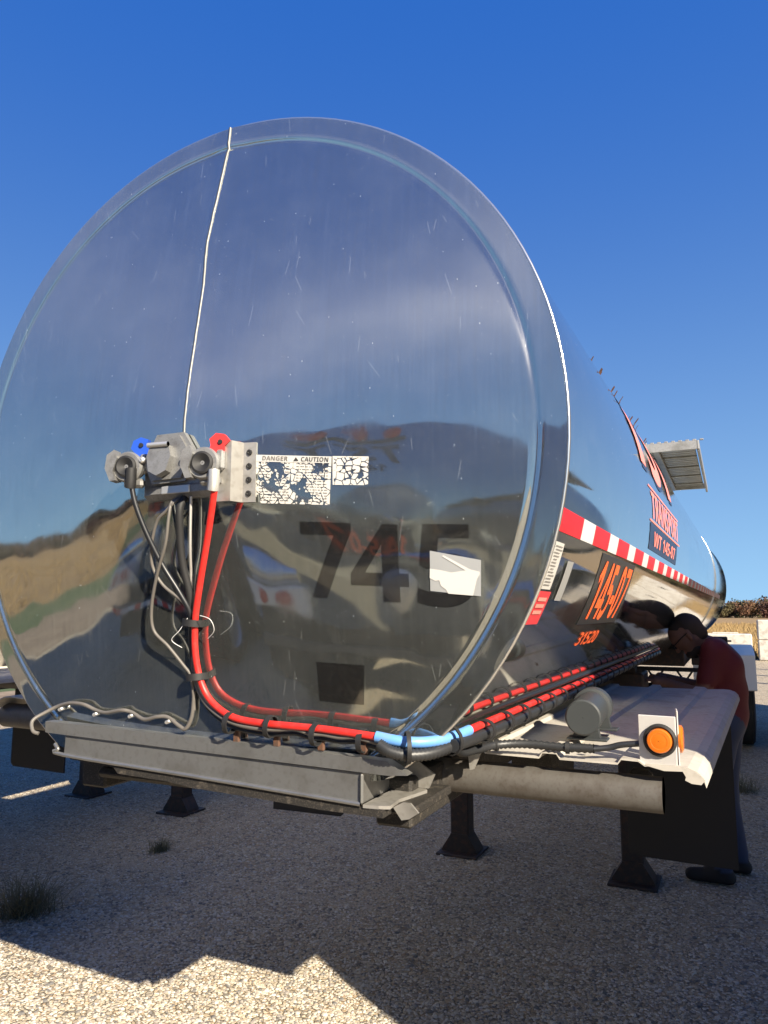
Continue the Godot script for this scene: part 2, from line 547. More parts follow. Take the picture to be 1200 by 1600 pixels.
func fender(parent: Node, s: float) -> MeshInstance3D:
	# cross-section over x (given from the inner to the outer edge), swept from the front to the back
	var prof := [Vector2(0.44, 1.259), Vector2(0.565, 1.26), Vector2(0.575, 1.271), Vector2(0.612, 1.271), Vector2(0.62, 1.262), Vector2(0.752, 1.261), Vector2(0.761, 1.274), Vector2(0.793, 1.274), Vector2(0.801, 1.262), Vector2(0.931, 1.262), Vector2(0.939, 1.273), Vector2(0.976, 1.272), Vector2(0.989, 1.263), Vector2(1.05, 1.266), Vector2(1.078, 1.264), Vector2(1.097, 1.257), Vector2(1.109, 1.245), Vector2(1.114, 1.228)]
	var st := begin()
	var th := 0.004
	var zs := [-0.29, -0.34, -0.8, -1.4, -2.08, -2.1]
	for j in zs.size() - 1:
		for i in prof.size() - 1:
			var a: Vector2 = prof[i]
			var b: Vector2 = prof[i + 1]
			var up := 0.05 if s < 0 else 0.0          # the trailer leans a little to its right
			var A := Vector3((a.x - (zs[j] + 0.29) * 0.045) * s, a.y + up, zs[j])
			var B := Vector3((b.x - (zs[j] + 0.29) * 0.045) * s, b.y + up, zs[j])
			var C := Vector3((b.x - (zs[j + 1] + 0.29) * 0.045) * s, b.y + up, zs[j + 1])
			var D := Vector3((a.x - (zs[j + 1] + 0.29) * 0.045) * s, a.y + up, zs[j + 1])
			var dn := Vector3(0, -th, 0)
			if s > 0:
				quad(st, A, B, C, D); quad(st, D + dn, C + dn, B + dn, A + dn)
			else:
				quad(st, D, C, B, A); quad(st, A + dn, B + dn, C + dn, D + dn)
			if j == 0: quad(st, A + dn, B + dn, B, A)
	if s > 0:         # the outer front corner ends in a hooked lip
		prism(st, [Vector2(0.99, 1.262), Vector2(1.03, 1.253), Vector2(1.068, 1.255), Vector2(1.074, 1.244), Vector2(1.072, 1.237), Vector2(1.085, 1.231), Vector2(1.104, 1.23), Vector2(1.113, 1.24), Vector2(1.106, 1.248), Vector2(1.09, 1.259), Vector2(1.06, 1.263)], -0.294, -0.289)
	M.fender.metallic_specular = 0.0
	return done(st, "front_fender", M.fender, parent)

func base_trailer() -> Node3D:
	var t := Node3D.new()
	t.name = "tank_trailer"
	add_child(t, true)
	put(shell_mesh(-11.6), "tank_shell", M.shell, t)
	put(head_mesh(), "front_head", M.head, t)
	var st := begin()                                 # rolled rim where head and shell meet
	var rimp := []
	for k in 129:
		var a := TAU * k / 128.0
		rimp.append(Vector3(cos(a) * 0.9015, max(AXIS + sin(a) * 0.9015, 1.24), -0.006))
	tube(st, PackedVector3Array(rimp), 0.0045, 8)
	done(st, "head_rim", M.rim, t)
	for z in [-7.9]:
		var s2 := begin()
		var bp := []
		for k in 129:
			var a := TAU * k / 128.0
			bp.append(Vector3(-z * YAW + cos(a) * 0.901, max(AXIS + sin(a) * 0.901, 1.24), z))
		tube(s2, PackedVector3Array(bp), 0.004, 6)
		done(s2, "jacket_band", M.rim, t)
	lathe_part("rear_head", M.shell, t, [Vector2(0.925, 0.0), Vector2(0.925, -0.06), Vector2(0.9, -0.065), Vector2(0.6, -0.13), Vector2(0.001, -0.17)], Vector3(11.55 * YAW, AXIS, -11.52), Basis.IDENTITY, 72)
	# running gear
	box_part("rear_subframe", M.legsteel, t, Vector3(0.17, 1.08, -9.4), Vector3(1.0, 0.2, 3.4), 0.01)
	for z in [-8.75, -10.05]:
		tube_part("axle", M.legsteel, t, [Vector3(-1.0, 0.52, z), Vector3(1.2, 0.52, z)], 0.06, 10, 1)
		for s in [-1.0, 1.0]:
			wheel(t, Vector3(0.16 + s * 1.2, 0.515, z), s, 0.58)
	for s in [-1.0, 1.0]:
		var fs := begin()
		var arc := []
		for k in 15:
			arc.append(Vector2(-10.75 + 2.7 * k / 14.0, 1.1 + 0.06 * sin(PI * k / 14.0)))
		var poly := [Vector2(-10.85, 0.75)]
		poly.append_array(arc)
		poly.append(Vector2(-7.98, 0.72))
		var back := poly.duplicate()
		back.reverse()
		var ring := poly.duplicate()
		for p in back: ring.append(p + Vector2(0.0, -0.012) + (Vector2(0.012, 0) if p.x < -9.4 else Vector2(-0.012, 0)))
		prism(fs, ring, -0.33, 0.33, Transform3D(Basis(Vector3(0, 0, 1), Vector3(0, 1, 0), Vector3(-1, 0, 0)), Vector3(0.15 + s * 0.92, 0, 0)))
		done(fs, "rear_fender", M.white, t)
	# landing gear
	box_part("landing_gear_beam", M.legsteel, t, Vector3(0.03, 1.17, -3.42), Vector3(1.3, 0.12, 0.3), 0.01)
	landing_leg(t, Vector3(0.57, 0, -3.36))
	landing_leg(t, Vector3(-0.545, 0, -3.46))
	# upper coupler: nose plate, apron, dark belly with the kingpin
	var ap := prism_part("coupler_flange", M.apron, t, [Vector2(-0.485, 1.284), Vector2(-0.486, 1.312), Vector2(0.186, 1.302), Vector2(0.512, 1.291), Vector2(0.56, 1.266), Vector2(0.515, 1.262), Vector2(-0.478, 1.283)], 0.02, 0.05)
	box_part("weld_bead", M.weld, ap, Vector3(0.4525, 1.229, 0.045), Vector3(0.009, 0.064, 0.009), 0.004)
	var apn := prism_part("coupler_apron", M.apron, t, [Vector2(-0.418, 1.28), Vector2(-0.421, 1.231), Vector2(0.45, 1.197), Vector2(0.452, 1.26)], -0.3, 0.042)
	tube_part("rolled_edge", M.apron, apn, [Vector3(-0.457, 1.254, 0.04), Vector3(-0.44, 1.243, 0.044), Vector3(-0.421, 1.23, 0.044), Vector3(0.0, 1.2145, 0.044), Vector3(0.45, 1.197, 0.044)], 0.005, 8, 4)
	var belly := begin()
	box(belly, Vector3(0.05, 1.183, -0.65), Vector3(0.8, 0.024, 1.3), 0.01)
	prism(belly, [Vector2(-0.405, 1.228), Vector2(-0.4, 1.22), Vector2(-0.25, 1.212), Vector2(-0.235, 1.198), Vector2(-0.08, 1.194), Vector2(0.0, 1.186), Vector2(0.19, 1.181), Vector2(0.35, 1.174), Vector2(0.5, 1.173), Vector2(0.5, 1.19), Vector2(0.45, 1.194)], -0.2, 0.04)
	done(belly, "coupler_plate", M.under, t)
	box_part("frame_rail", M.under, t, Vector3(0.46, 1.17, -1.7), Vector3(0.09, 0.11, 3.2), 0.006)
	box_part("frame_rail", M.under, t, Vector3(-0.46, 1.17, -1.7), Vector3(0.09, 0.11, 3.2), 0.006)
	for s in [-1.0, 1.0]:
		fender(t, s)
		var up := 0.05 if s < 0 else 0.0
		tube_part("fender_pipe", M.pipe, t, [Vector3(0.4 * s, 1.19 + up, -0.34), Vector3((1.022 if s > 0 else 1.12) * s, 1.19 + up * 1.1, -0.34)], 0.04, 20, 1)
		tube_part("fender_pipe", M.pipe, t, [Vector3(0.4 * s, 1.2 + up, -1.9), Vector3(1.05 * s, 1.2 + up, -1.9)], 0.04, 16, 1)
		var fi := 0.715
		var fo := 1.152
		var fb := 0.535
		var fz := -2.08
		var fl := prism_part("mud_flap", M.flap, t, [Vector2(fi * s, 1.24 + up), Vector2(fi * s, fb + 0.02), Vector2((fi + 0.02) * s, fb), Vector2(fo * s, fb - 0.006), Vector2((fo + 0.002) * s, 1.2 + up)], fz - 0.006, fz + 0.006)
		box_part("flap_bracket", M.pipe, fl, Vector3((fi + fo) / 2 * s, 1.235 + up, fz + 0.026), Vector3(fo - fi - 0.02, 0.03, 0.03), 0.004)
	return t

func make_foot_things(t: Node3D) -> void:
	# the bolted gusset at the right end of the coupler
	var g := prism_part("bolted_gusset", M.alu, t, [Vector2(0.455, 0.044), Vector2(0.49, 0.04), Vector2(0.512, 0.03), Vector2(0.506, -0.03), Vector2(0.52, -0.09), Vector2(0.53, -0.135), Vector2(0.5, -0.17), Vector2(0.455, -0.2)], 0.0, 0.007, Transform3D(Basis(Vector3(1, 0, 0), Vector3(0, 0.0, 1), Vector3(0, 1, 0)), Vector3(0, 1.19, 0)))
	lathe_part("washer", M.zinc, g, [Vector2(0.015, 0.0), Vector2(0.015, 0.003), Vector2(0.001, 0.003)], Vector3(0.482, 1.197, -0.115), FACING_UP, 16)
	lathe_part("bolt", M.rust, g, [Vector2(0.0095, 0.0), Vector2(0.0095, 0.012), Vector2(0.008, 0.014), Vector2(0.001, 0.014)], Vector3(0.482, 1.2, -0.115), FACING_UP, 6)
	prism_part("gusset_web", M.alu, g, [Vector2(0.458, 1.198), Vector2(0.53, 1.198), Vector2(0.545, 1.23), Vector2(0.5, 1.258), Vector2(0.458, 1.258)], -0.15, -0.143)
	prism_part("frame_end_plate", M.alu, t, [Vector2(0.508, 1.188), Vector2(0.527, 1.164), Vector2(0.545, 1.168), Vector2(0.566, 1.182), Vector2(0.548, 1.2), Vector2(0.53, 1.2)], 0.0, 0.006)
	box_part("frame_stub", M.under, t, Vector3(0.52, 1.18, -0.12), Vector3(0.07, 0.02, 0.22), 0.004)
	prism_part("tank_skirt_tab", M.alu, t, [Vector2(0.585, 1.268), Vector2(0.62, 1.268), Vector2(0.6, 1.225), Vector2(0.59, 1.222)], -0.27, -0.262)
	box_part("hanger_block", M.rubber, t, Vector3(0.9, 1.09, -1.0), Vector3(0.07, 0.05, 0.05), 0.012)
	box_part("belly_box", M.under, t, Vector3(0.55, 1.08, -1.2), Vector3(0.16, 0.14, 0.3), 0.02)

func tie(parent: Node, at: Vector3, along: Vector3, r: float, m: Material, called := "cable_tie", wide := 0.009) -> MeshInstance3D:
	var z := along.normalized()
	var x := z.cross(Vector3.UP)
	if x.length() < 0.1: x = z.cross(Vector3.RIGHT)
	x = x.normalized()
	var bas := Basis(x, z.cross(x), z)
	return lathe_part(called, m, parent, [Vector2(r, -wide / 2), Vector2(r + 0.003, -wide / 2), Vector2(r + 0.003, wide / 2), Vector2(r, wide / 2)], at, bas, 14)

func v3(a: Array) -> Array:
	var out := []
	for i in range(0, a.size(), 3): out.append(Vector3(a[i], a[i + 1], a[i + 2]))
	return out

func hoses(t: Node3D) -> void:
	var red := v3([0.148, 1.873, 0.180, 0.128, 1.825, 0.163, 0.098, 1.755, 0.139, 0.067, 1.676, 0.117, 0.041, 1.602, 0.098, 0.032, 1.557, 0.089, 0.030, 1.505, 0.082, 0.037, 1.452, 0.074, 0.056, 1.409, 0.069, 0.090, 1.380, 0.069, 0.138, 1.361, 0.072, 0.200, 1.354, 0.073, 0.285, 1.352, 0.073, 0.363, 1.350, 0.068, 0.438, 1.345, 0.062, 0.499, 1.340, 0.056])
	var rh := tube_part("emergency_air_hose", M.redhose, t, red, 0.0079, 14, 8)
	# blue sleeve round the corner, then the hose runs on along the flank
	var blue := v3([0.492, 1.341, 0.058, 0.54, 1.334, 0.05, 0.58, 1.331, 0.03, 0.61, 1.332, -0.005, 0.63, 1.336, -0.05, 0.645, 1.342, -0.1])
	tube_part("blue_sleeve", M.bluehose, rh, blue, 0.0115, 14, 6)
	tube_part("emergency_air_hose", M.redhose, t, v3([0.643, 1.341, -0.09, 0.652, 1.345, -0.2, 0.66, 1.345, -0.6, 0.672, 1.345, -1.4, 0.69, 1.345, -2.6, 0.712, 1.345, -4.0]), 0.009, 12, 6)
	tube_part("flank_conduit", M.conduit, t, v3([0.635, 1.32, -0.02, 0.655, 1.322, -0.25, 0.665, 1.32, -0.7, 0.675, 1.32, -1.4, 0.694, 1.32, -2.6, 0.716, 1.32, -4.0]), 0.014, 12, 6)
	tube_part("flank_cable", M.blackcable, t, v3([0.625, 1.36, -0.06, 0.642, 1.366, -0.3, 0.655, 1.364, -0.9, 0.67, 1.364, -1.8, 0.704, 1.364, -4.0]), 0.007, 10, 6)
	for k in 24:
		var z := -0.17 - 0.155 * k
		tie(t, Vector3(0.656 - z * 0.0155, 1.332, z), Vector3(0, 0, 1), 0.0225, M.rubber, "cable_tie", 0.018)
	# grey and black cables that run with the hose under the head
	var low := v3([0.015, 1.557, 0.078, 0.013, 1.504, 0.071, 0.017, 1.441, 0.063, 0.043, 1.394, 0.061, 0.083, 1.366, 0.064, 0.135, 1.348, 0.068, 0.199, 1.341, 0.070, 0.249, 1.341, 0.069, 0.299, 1.346, 0.069, 0.337, 1.338, 0.065, 0.368, 1.338, 0.062, 0.405, 1.334, 0.058, 0.443, 1.336, 0.057, 0.493, 1.327, 0.050, 0.525, 1.323, 0.050])
	tube_part("grey_cable", M.greycable, t, low, 0.0055, 10, 8)
	var low2 := []
	for p in low: low2.append(p + Vector3(-0.003, -0.012, -0.012))
	tube_part("black_cable", M.blackcable, t, low2, 0.0055, 10, 8)
	var co := begin()
	tube(co, spline(v3([0.505, 1.327, 0.07, 0.53, 1.315, 0.068, 0.565, 1.308, 0.052, 0.6, 1.309, 0.018, 0.625, 1.317, -0.03, 0.638, 1.326, -0.09]), 11), 0.011, 12, 0.3)
	done(co, "corrugated_conduit", M.conduit, t)
	var co2 := begin()
	tube(co2, spline(v3([0.622, 1.328, -0.035, 0.628, 1.31, -0.06, 0.625, 1.292, -0.11, 0.63, 1.285, -0.19, 0.66, 1.287, -0.255, 0.72, 1.289, -0.285, 0.8, 1.287, -0.29, 0.88, 1.289, -0.29]), 12), 0.0085, 10, 0.3)
	done(co2, "corrugated_conduit", M.conduit, t)
	tube_part("lamp_cable", M.blackcable, t, v3([0.875, 1.288, -0.29, 0.91, 1.292, -0.3, 0.94, 1.3, -0.305, 0.99, 1.306, -0.312]), 0.007, 10, 6)
	for p in v3([0.66, 1.287, -0.255, 0.82, 1.287, -0.29]): tie(t, p, Vector3(1, 0, -0.1), 0.011, M.rubber)
	tie(t, Vector3(0.56, 1.322, 0.048), Vector3(1, 0, -0.6), 0.03, M.rubber)
	tie(t, Vector3(0.625, 1.33, -0.03), Vector3(0.3, 0.1, -1), 0.03, M.rubber)
	# clamps of the bundle, on small rusty posts along the flange
	tie(t, Vector3(0.024, 1.575, 0.085), Vector3(0.1, 1, 0), 0.023, M.rubber, "hose_clamp", 0.016)
	tie(t, Vector3(0.026, 1.448, 0.068), Vector3(0.1, -1, 0), 0.023, M.rubber, "hose_clamp", 0.016)
	for x in [0.135, 0.245, 0.36, 0.465]:
		var y: float = 1.352 - 0.02 * smoothstep(0.2, 0.5, x)
		var c := tie(t, Vector3(x - 0.008, y - 0.004, 0.07 - 0.022 * smoothstep(0.3, 0.5, x)), Vector3(1, -0.05, 0), 0.022, M.rubber, "hose_clamp", 0.012)
		box_part("clamp_post", M.rust, c, Vector3(x - 0.008, 1.316, 0.043), Vector3(0.016, 0.034, 0.01), 0.002)
	# the loose loops that hang from the connection box
	tube_part("black_air_hose", M.blackcable, t, v3([-0.093, 1.901, 0.185, -0.084, 1.851, 0.177, -0.064, 1.783, 0.157, -0.036, 1.708, 0.129, -0.001, 1.647, 0.110, 0.019, 1.595, 0.091, 0.012, 1.534, 0.073]), 0.0065, 10, 8)
	tube_part("grey_cable", M.greycable, t, v3([0.013, 1.87, 0.13, 0.013, 1.855, 0.155, -0.011, 1.834, 0.157, -0.037, 1.812, 0.155, -0.060, 1.761, 0.144, -0.067, 1.709, 0.131, -0.043, 1.663, 0.118, 0.005, 1.625, 0.104, 0.015, 1.587, 0.084, 0.011, 1.519, 0.069]), 0.0039, 8, 8)
	tube_part("grey_cable", M.greycable, t, v3([0.008, 1.87, 0.13, 0.005, 1.855, 0.155, 0.003, 1.817, 0.161, -0.009, 1.758, 0.155, -0.048, 1.685, 0.136, -0.078, 1.610, 0.116, -0.080, 1.556, 0.103, -0.044, 1.519, 0.092, -0.013, 1.476, 0.074, 0.003, 1.451, 0.064, 0.005, 1.420, 0.056, 0.004, 1.367, 0.047]), 0.0039, 8, 8)
	tube_part("black_cable", M.rubber, t, v3([0.025, 1.87, 0.13, 0.025, 1.84, 0.149, 0.018, 1.774, 0.136, 0.014, 1.715, 0.120, 0.019, 1.647, 0.098, 0.017, 1.595, 0.084, 0.012, 1.534, 0.073, 0.012, 1.458, 0.060]), 0.009, 10, 8)
	tube_part("steel_conduit", M.zinc, t, v3([0.045, 1.87, 0.135, 0.035, 1.759, 0.120, 0.021, 1.685, 0.096, 0.011, 1.595, 0.078]), 0.0035, 8, 4)
	tube_part("loose_wire", M.tapewhite, t, v3([0.017, 1.586, 0.098, -0.001, 1.557, 0.104, -0.026, 1.534, 0.101, -0.005, 1.516, 0.088]), 0.0009, 6, 6)
	tube_part("loose_wire", M.tapewhite, t, v3([0.065, 1.592, 0.113, 0.097, 1.583, 0.116, 0.099, 1.558, 0.103, 0.073, 1.539, 0.091]), 0.0009, 6, 6)
	var lw := tube_part("grey_cable", M.greycable, t, v3([-0.492, 1.282, 0.065, -0.508, 1.289, 0.070, -0.522, 1.313, 0.060, -0.503, 1.333, 0.035, -0.473, 1.349, 0.021, -0.420, 1.360, 0.030, -0.369, 1.360, 0.035, -0.328, 1.347, 0.031, -0.285, 1.344, 0.039, -0.227, 1.354, 0.045, -0.200, 1.350, 0.039, -0.152, 1.336, 0.045, -0.109, 1.345, 0.048, -0.079, 1.345, 0.043, -0.040, 1.327, 0.046, -0.020, 1.323, 0.046, -0.002, 1.354, 0.047, 0.007, 1.412, 0.053]), 0.0048, 10, 8)
	for p in v3([-0.466, 1.341, 0.018, -0.328, 1.337, 0.03, -0.2, 1.341, 0.038, -0.077, 1.335, 0.042]):
		box_part("cable_clip", M.zinc, lw, p, Vector3(0.018, 0.009, 0.014), 0.003, Basis(Vector3(0, 0, 1), 0.4))

func gladhand(parent: Node, at: Vector3, m: Material, handle_turn: float, inlet: Vector3) -> void:
	# a cast disc with a rubber seal, a claw plate and a coloured tag handle behind it
	var face := Basis(Vector3.UP, 0.28)
	var g := lathe_part("gladhand", M.cast, parent, [Vector2(0.018, -0.05), Vector2(0.02, -0.02), Vector2(0.036, -0.012), Vector2(0.038, 0.004), Vector2(0.034, 0.01), Vector2(0.001, 0.01)], at, face, 28)
	lathe_part("rubber_seal", M.rubber, g, [Vector2(0.026, 0.008), Vector2(0.026, 0.016), Vector2(0.021, 0.018), Vector2(0.013, 0.014), Vector2(0.001, 0.008)], at, face, 24)
	var claw := begin()
	prism(claw, [Vector2(-0.05, -0.005), Vector2(-0.046, 0.028), Vector2(-0.028, 0.04), Vector2(-0.02, 0.02), Vector2(-0.03, -0.012), Vector2(-0.022, -0.034), Vector2(-0.036, -0.036)], -0.012, 0.02, Transform3D(face, at))
	box(claw, at + face * Vector3(0.012, -0.038, -0.012), Vector3(0.05, 0.022, 0.022), 0.006, face)
	box(claw, at + face * Vector3(0.034, 0.01, -0.014), Vector3(0.022, 0.05, 0.02), 0.006, face)
	done(claw, "claw", M.cast, g)
	var h := begin()
	var xf := Transform3D(face * Basis(Vector3(0, 0, 1), handle_turn), at + face * Vector3(0.024, 0.04, -0.014))
	prism(h, [Vector2(-0.012, -0.02), Vector2(0.012, -0.022), Vector2(0.024, -0.008), Vector2(0.018, 0.008), Vector2(0.026, 0.024), Vector2(0.008, 0.034), Vector2(-0.012, 0.03), Vector2(-0.022, 0.012), Vector2(-0.014, 0.0)], -0.008, 0.006, xf)
	done(h, "tag_handle", m, g)
	lathe_part("handle_bolt", M.rubber, g, [Vector2(0.0055, 0.0), Vector2(0.0055, 0.004), Vector2(0.001, 0.004)], xf * Vector3(0.006, 0.014, 0.006), xf.basis, 8)
	tube_part("hose_fitting", M.zinc if m == M.redpaint else M.rubber, g, [inlet + Vector3(0, 0.03, 0), inlet + Vector3(0, 0.0, 0), inlet + Vector3(-0.004, -0.016, -0.003)], 0.0135, 6, 1)

func connection_box(t: Node3D) -> void:
	# the air and electric connection box bolted to the head
	var st := begin()
	box(st, Vector3(0.098, 1.905, 0.16), Vector3(0.27, 0.115, 0.12), 0.012)
	box(st, Vector3(0.085, 1.868, 0.2), Vector3(0.2, 0.04, 0.05), 0.012)
	var b := done(st, "connection_box", M.cast, t)
	var back := Vector3(-0.068, 0.02, -0.08)
	b.position = back
	# six-sided cover with the hinged socket lid
	var hx := [Vector2(-0.034, 0.064), Vector2(0.04, 0.066), Vector2(0.072, 0.016), Vector2(0.048, -0.052), Vector2(-0.044, -0.056), Vector2(-0.068, -0.004)]
	var face := Basis(Vector3.UP, 0.12)
	prism_part("cover_plate", M.cast, b, hx, 0.0, 0.016, Transform3D(face, Vector3(0.055, 1.938, 0.218)))
	var hs := []
	for p in hx: hs.append(p * 0.87)
	var plate := prism_part("socket_plate", M.cast, b, hs, 0.0, 0.007, Transform3D(face, Vector3(0.055, 1.938, 0.234)))
	var lid := begin()
	prism(lid, [Vector2(-0.026, 0.034), Vector2(0.024, 0.034), Vector2(0.033, 0.006), Vector2(0.024, -0.03), Vector2(0.0, -0.042), Vector2(-0.024, -0.03), Vector2(-0.033, 0.006)], 0.0, 0.02, Transform3D(face * Basis(Vector3.RIGHT, -0.12), Vector3(0.046, 1.936, 0.24)))
	done(lid, "socket_lid", M.cast, plate)
	tube_part("lid_hinge", M.zinc, plate, [Vector3(0.018, 1.972, 0.262), Vector3(0.074, 1.972, 0.256)], 0.006, 10, 1)
	for p in v3([-0.005, 1.94, 0.25, 0.108, 1.935, 0.236]): 
		lathe_part("cover_bolt", M.zinc, plate, [Vector2(0.008, 0.0), Vector2(0.008, 0.008), Vector2(0.005, 0.011), Vector2(0.001, 0.011)], p, face, 10)
	box_part("name_plate", M.zinc, b, Vector3(0.075, 1.868, 0.226), Vector3(0.085, 0.02, 0.004), 0.002)
	# folded bracket at its right with four bolts
	var br := begin()
	prism(br, [Vector2(0.13, 0.148), Vector2(0.164, 0.145), Vector2(0.174, 0.112), Vector2(0.208, 0.106), Vector2(0.209, 0.11), Vector2(0.179, 0.117), Vector2(0.169, 0.15), Vector2(0.13, 0.153)], 1.85, 1.99, Transform3D(Basis(Vector3(1, 0, 0), Vector3(0, 0, 1), Vector3(0, 1, 0)), Vector3.ZERO))
	var bk := done(br, "mounting_bracket", M.alu, t)
	for y in [1.87, 1.902, 1.934, 1.966]:
		lathe_part("bracket_bolt", M.rubber, bk, [Vector2(0.007, 0.0), Vector2(0.007, 0.004), Vector2(0.003, 0.005), Vector2(0.001, 0.003)], Vector3(0.194, y, 0.1135), Basis.IDENTITY, 8)
	gladhand(t, Vector3(0.115, 1.935, 0.178), M.redpaint, -0.35, Vector3(0.148, 1.887, 0.184))
	gladhand(t, Vector3(-0.112, 1.945, 0.178), M.bluepaint, 0.2, Vector3(-0.093, 1.909, 0.188))

func sticker_tex(w: int, h: int, seed_: int, keep: float, lines: bool) -> ImageTexture:
	var im := Image.create(w, h, false, Image.FORMAT_RGBA8)
	var crack := noise(seed_, 0.045, FastNoiseLite.TYPE_CELLULAR, 1)
	crack.cellular_return_type = FastNoiseLite.RETURN_DISTANCE2_SUB
	crack.cellular_jitter = 1.0
	var gone := noise(seed_ + 1, 0.013, FastNoiseLite.TYPE_SIMPLEX_SMOOTH, 4)
	var g := RandomNumberGenerator.new()
	g.seed = seed_
	var col := lin(0.5, 0.485, 0.45)
	for y in h:
		for x in w:
			var c: float = crack.get_noise_2d(x, y) + 1.0
			var k := gone.get_noise_2d(x, y)
			var a := 1.0 if c > 0.09 + 0.16 * (k + 0.2) and k < keep else 0.0
			if y < 4 or x < 4: a = 1.0 if k < 0.35 else 0.0
			im.set_pixel(x, y, Color(col.r, col.g, col.b, a))
	if lines:
		for row in range(24, h - 8, 9):
			for half in 2:
				var x := 12 + half * w / 2
				while x < (half + 1) * w / 2 - 14:
					var l := g.randi_range(4, 14)
					for xx in range(x, min(x + l, (half + 1) * w / 2 - 10)):
						for yy in 3:
							if g.randf() < 0.8: im.set_pixel(xx, row + yy, Color(0.14, 0.14, 0.15, im.get_pixel(xx, row + yy).a))
					x += l + 4
	return tex(im)

func cutout(t: ImageTexture) -> StandardMaterial3D:
	var m := StandardMaterial3D.new()
	m.albedo_texture = t
	m.roughness = 0.65
	m.transparency = BaseMaterial3D.TRANSPARENCY_ALPHA_SCISSOR
	m.alpha_scissor_threshold = 0.5
	return m

func quad_map(a: Vector2, b: Vector2, c: Vector2, d: Vector2, off := 0.0015) -> Callable:
	# corners bottom left, bottom right, top right, top left on the head
	return func(u: float, v: float) -> Array:
		var p: Vector2 = a.lerp(b, u).lerp(d.lerp(c, u), v) - Vector2(0.008, 0.0)
		return on_head(p.x, p.y, off)

func side_map(z0: float, z1: float, a0: float, a1: float, off := 0.0015) -> Callable:
	return func(u: float, v: float) -> Array:
		return on_side(lerp(z0, z1, u), deg_to_rad(lerp(a0, a1, v)), off)

func head_marks(t: Node3D) -> void:
	var hz := put(head_mesh(), "polishing_scratches", M.haze, t, Vector3(0, 0, 0.0007))
	hz.cast_shadow = GeometryInstance3D.SHADOW_CASTING_SETTING_ON
	# weld seam down the upper half
	var st := begin()
	var sp := []
	for k in 60:
		var y := 1.97 + 0.93 * k / 59.0
		var x := seam_x(y) + 0.0014 * wob.get_noise_1d(y * 900.0)
		sp.append(Vector3(x, y, head_z(x, y) - 0.0012 + 0.0008 * wob.get_noise_1d(y * 500.0 + 40.0)))
	tube(st, PackedVector3Array(sp), 0.0042, 10)
	done(st, "weld_seam", M.weld, t)
	# ridge where the two halves of the sheet are dressed over above the box
	patch("caution_sticker", cutout(sticker_tex(256, 152, 5, 0.17, true)), t, quad_map(Vector2(0.212, 1.849), Vector2(0.392, 1.837), Vector2(0.398, 1.946), Vector2(0.213, 1.961)))
	var band := patch("sticker_header", M.paper, t, quad_map(Vector2(0.2135, 1.945), Vector2(0.397, 1.931), Vector2(0.398, 1.946), Vector2(0.213, 1.961), 0.0022))
	letters("caution_word", "CAUTION", M.ink, band, quad_map(Vector2(0.325, 1.939), Vector2(0.39, 1.934), Vector2(0.391, 1.9445), Vector2(0.326, 1.949), 0.003))
	letters("danger_word", "DANGER", M.greycable, band, quad_map(Vector2(0.231, 1.947), Vector2(0.293, 1.942), Vector2(0.294, 1.952), Vector2(0.232, 1.957), 0.003))
	patch("warning_triangle", M.ink, band, func(u: float, v: float) -> Array: return on_head(0.305 + (u - 0.5) * 0.013 * (1.0 - v), 1.9405 + v * 0.009, 0.003), 4, 4)
	patch("cracked_sticker", cutout(sticker_tex(128, 96, 11, 0.42, false)), t, quad_map(Vector2(0.4, 1.882), Vector2(0.482, 1.877), Vector2(0.484, 1.941), Vector2(0.4, 1.947)))
	# torn sticker: adhesive film left above, white paper below
	var film := mat("film", lin(0.42, 0.43, 0.43), 0.45, 0.5)
	patch("sticker_film", film, t, quad_map(Vector2(0.614, 1.645), Vector2(0.72, 1.633), Vector2(0.723, 1.708), Vector2(0.616, 1.73), 0.0022))
	var torn := begin()
	var poly := PackedVector2Array([Vector2(0.614, 1.672), Vector2(0.625, 1.666), Vector2(0.634, 1.667), Vector2(0.637, 1.655), Vector2(0.647, 1.648), Vector2(0.652, 1.639), Vector2(0.704, 1.6345), Vector2(0.713, 1.668), Vector2(0.72, 1.68), Vector2(0.719, 1.684), Vector2(0.7, 1.689), Vector2(0.645, 1.72), Vector2(0.642, 1.717), Vector2(0.69, 1.687), Vector2(0.66, 1.683), Vector2(0.64, 1.688), Vector2(0.615, 1.692)])
	var id := Geometry2D.triangulate_polygon(poly)
	var outp := []
	for i in range(0, id.size(), 3):
		var pa := poly[id[i]]
		var pb := poly[id[i + 1]]
		var pc := poly[id[i + 2]]
		if (pb - pa).cross(pc - pa) > 0.0: split(outp, pa, pc, pb, 0.015)
		else: split(outp, pa, pb, pc, 0.015)
	for p in outp:
		var e := on_head(p.x - 0.008, p.y, 0.0032)
		vtx(torn, e[0], e[1], p)
	done(torn, "torn_sticker", M.paper, t)
	# ghosts of the old fleet number and of a placard, dull in the polish
	letters("old_number_seven", "7", M.ghost, t, quad_map(Vector2(0.327, 1.634), Vector2(0.437, 1.627), Vector2(0.44, 1.795), Vector2(0.319, 1.803), 0.001), 0.08)
	letters("old_number_four", "4", M.ghost, t, quad_map(Vector2(0.436, 1.625), Vector2(0.568, 1.62), Vector2(0.566, 1.787), Vector2(0.438, 1.794), 0.001), 0.08)
	letters("old_number_five", "5", M.ghost, t, quad_map(Vector2(0.585, 1.612), Vector2(0.711, 1.608), Vector2(0.712, 1.783), Vector2(0.59, 1.788), 0.001), 0.08)
	patch("old_placard_mark", M.ghost, t, quad_map(Vector2(0.348, 1.404), Vector2(0.452, 1.399), Vector2(0.459, 1.485), Vector2(0.346, 1.49), 0.001))

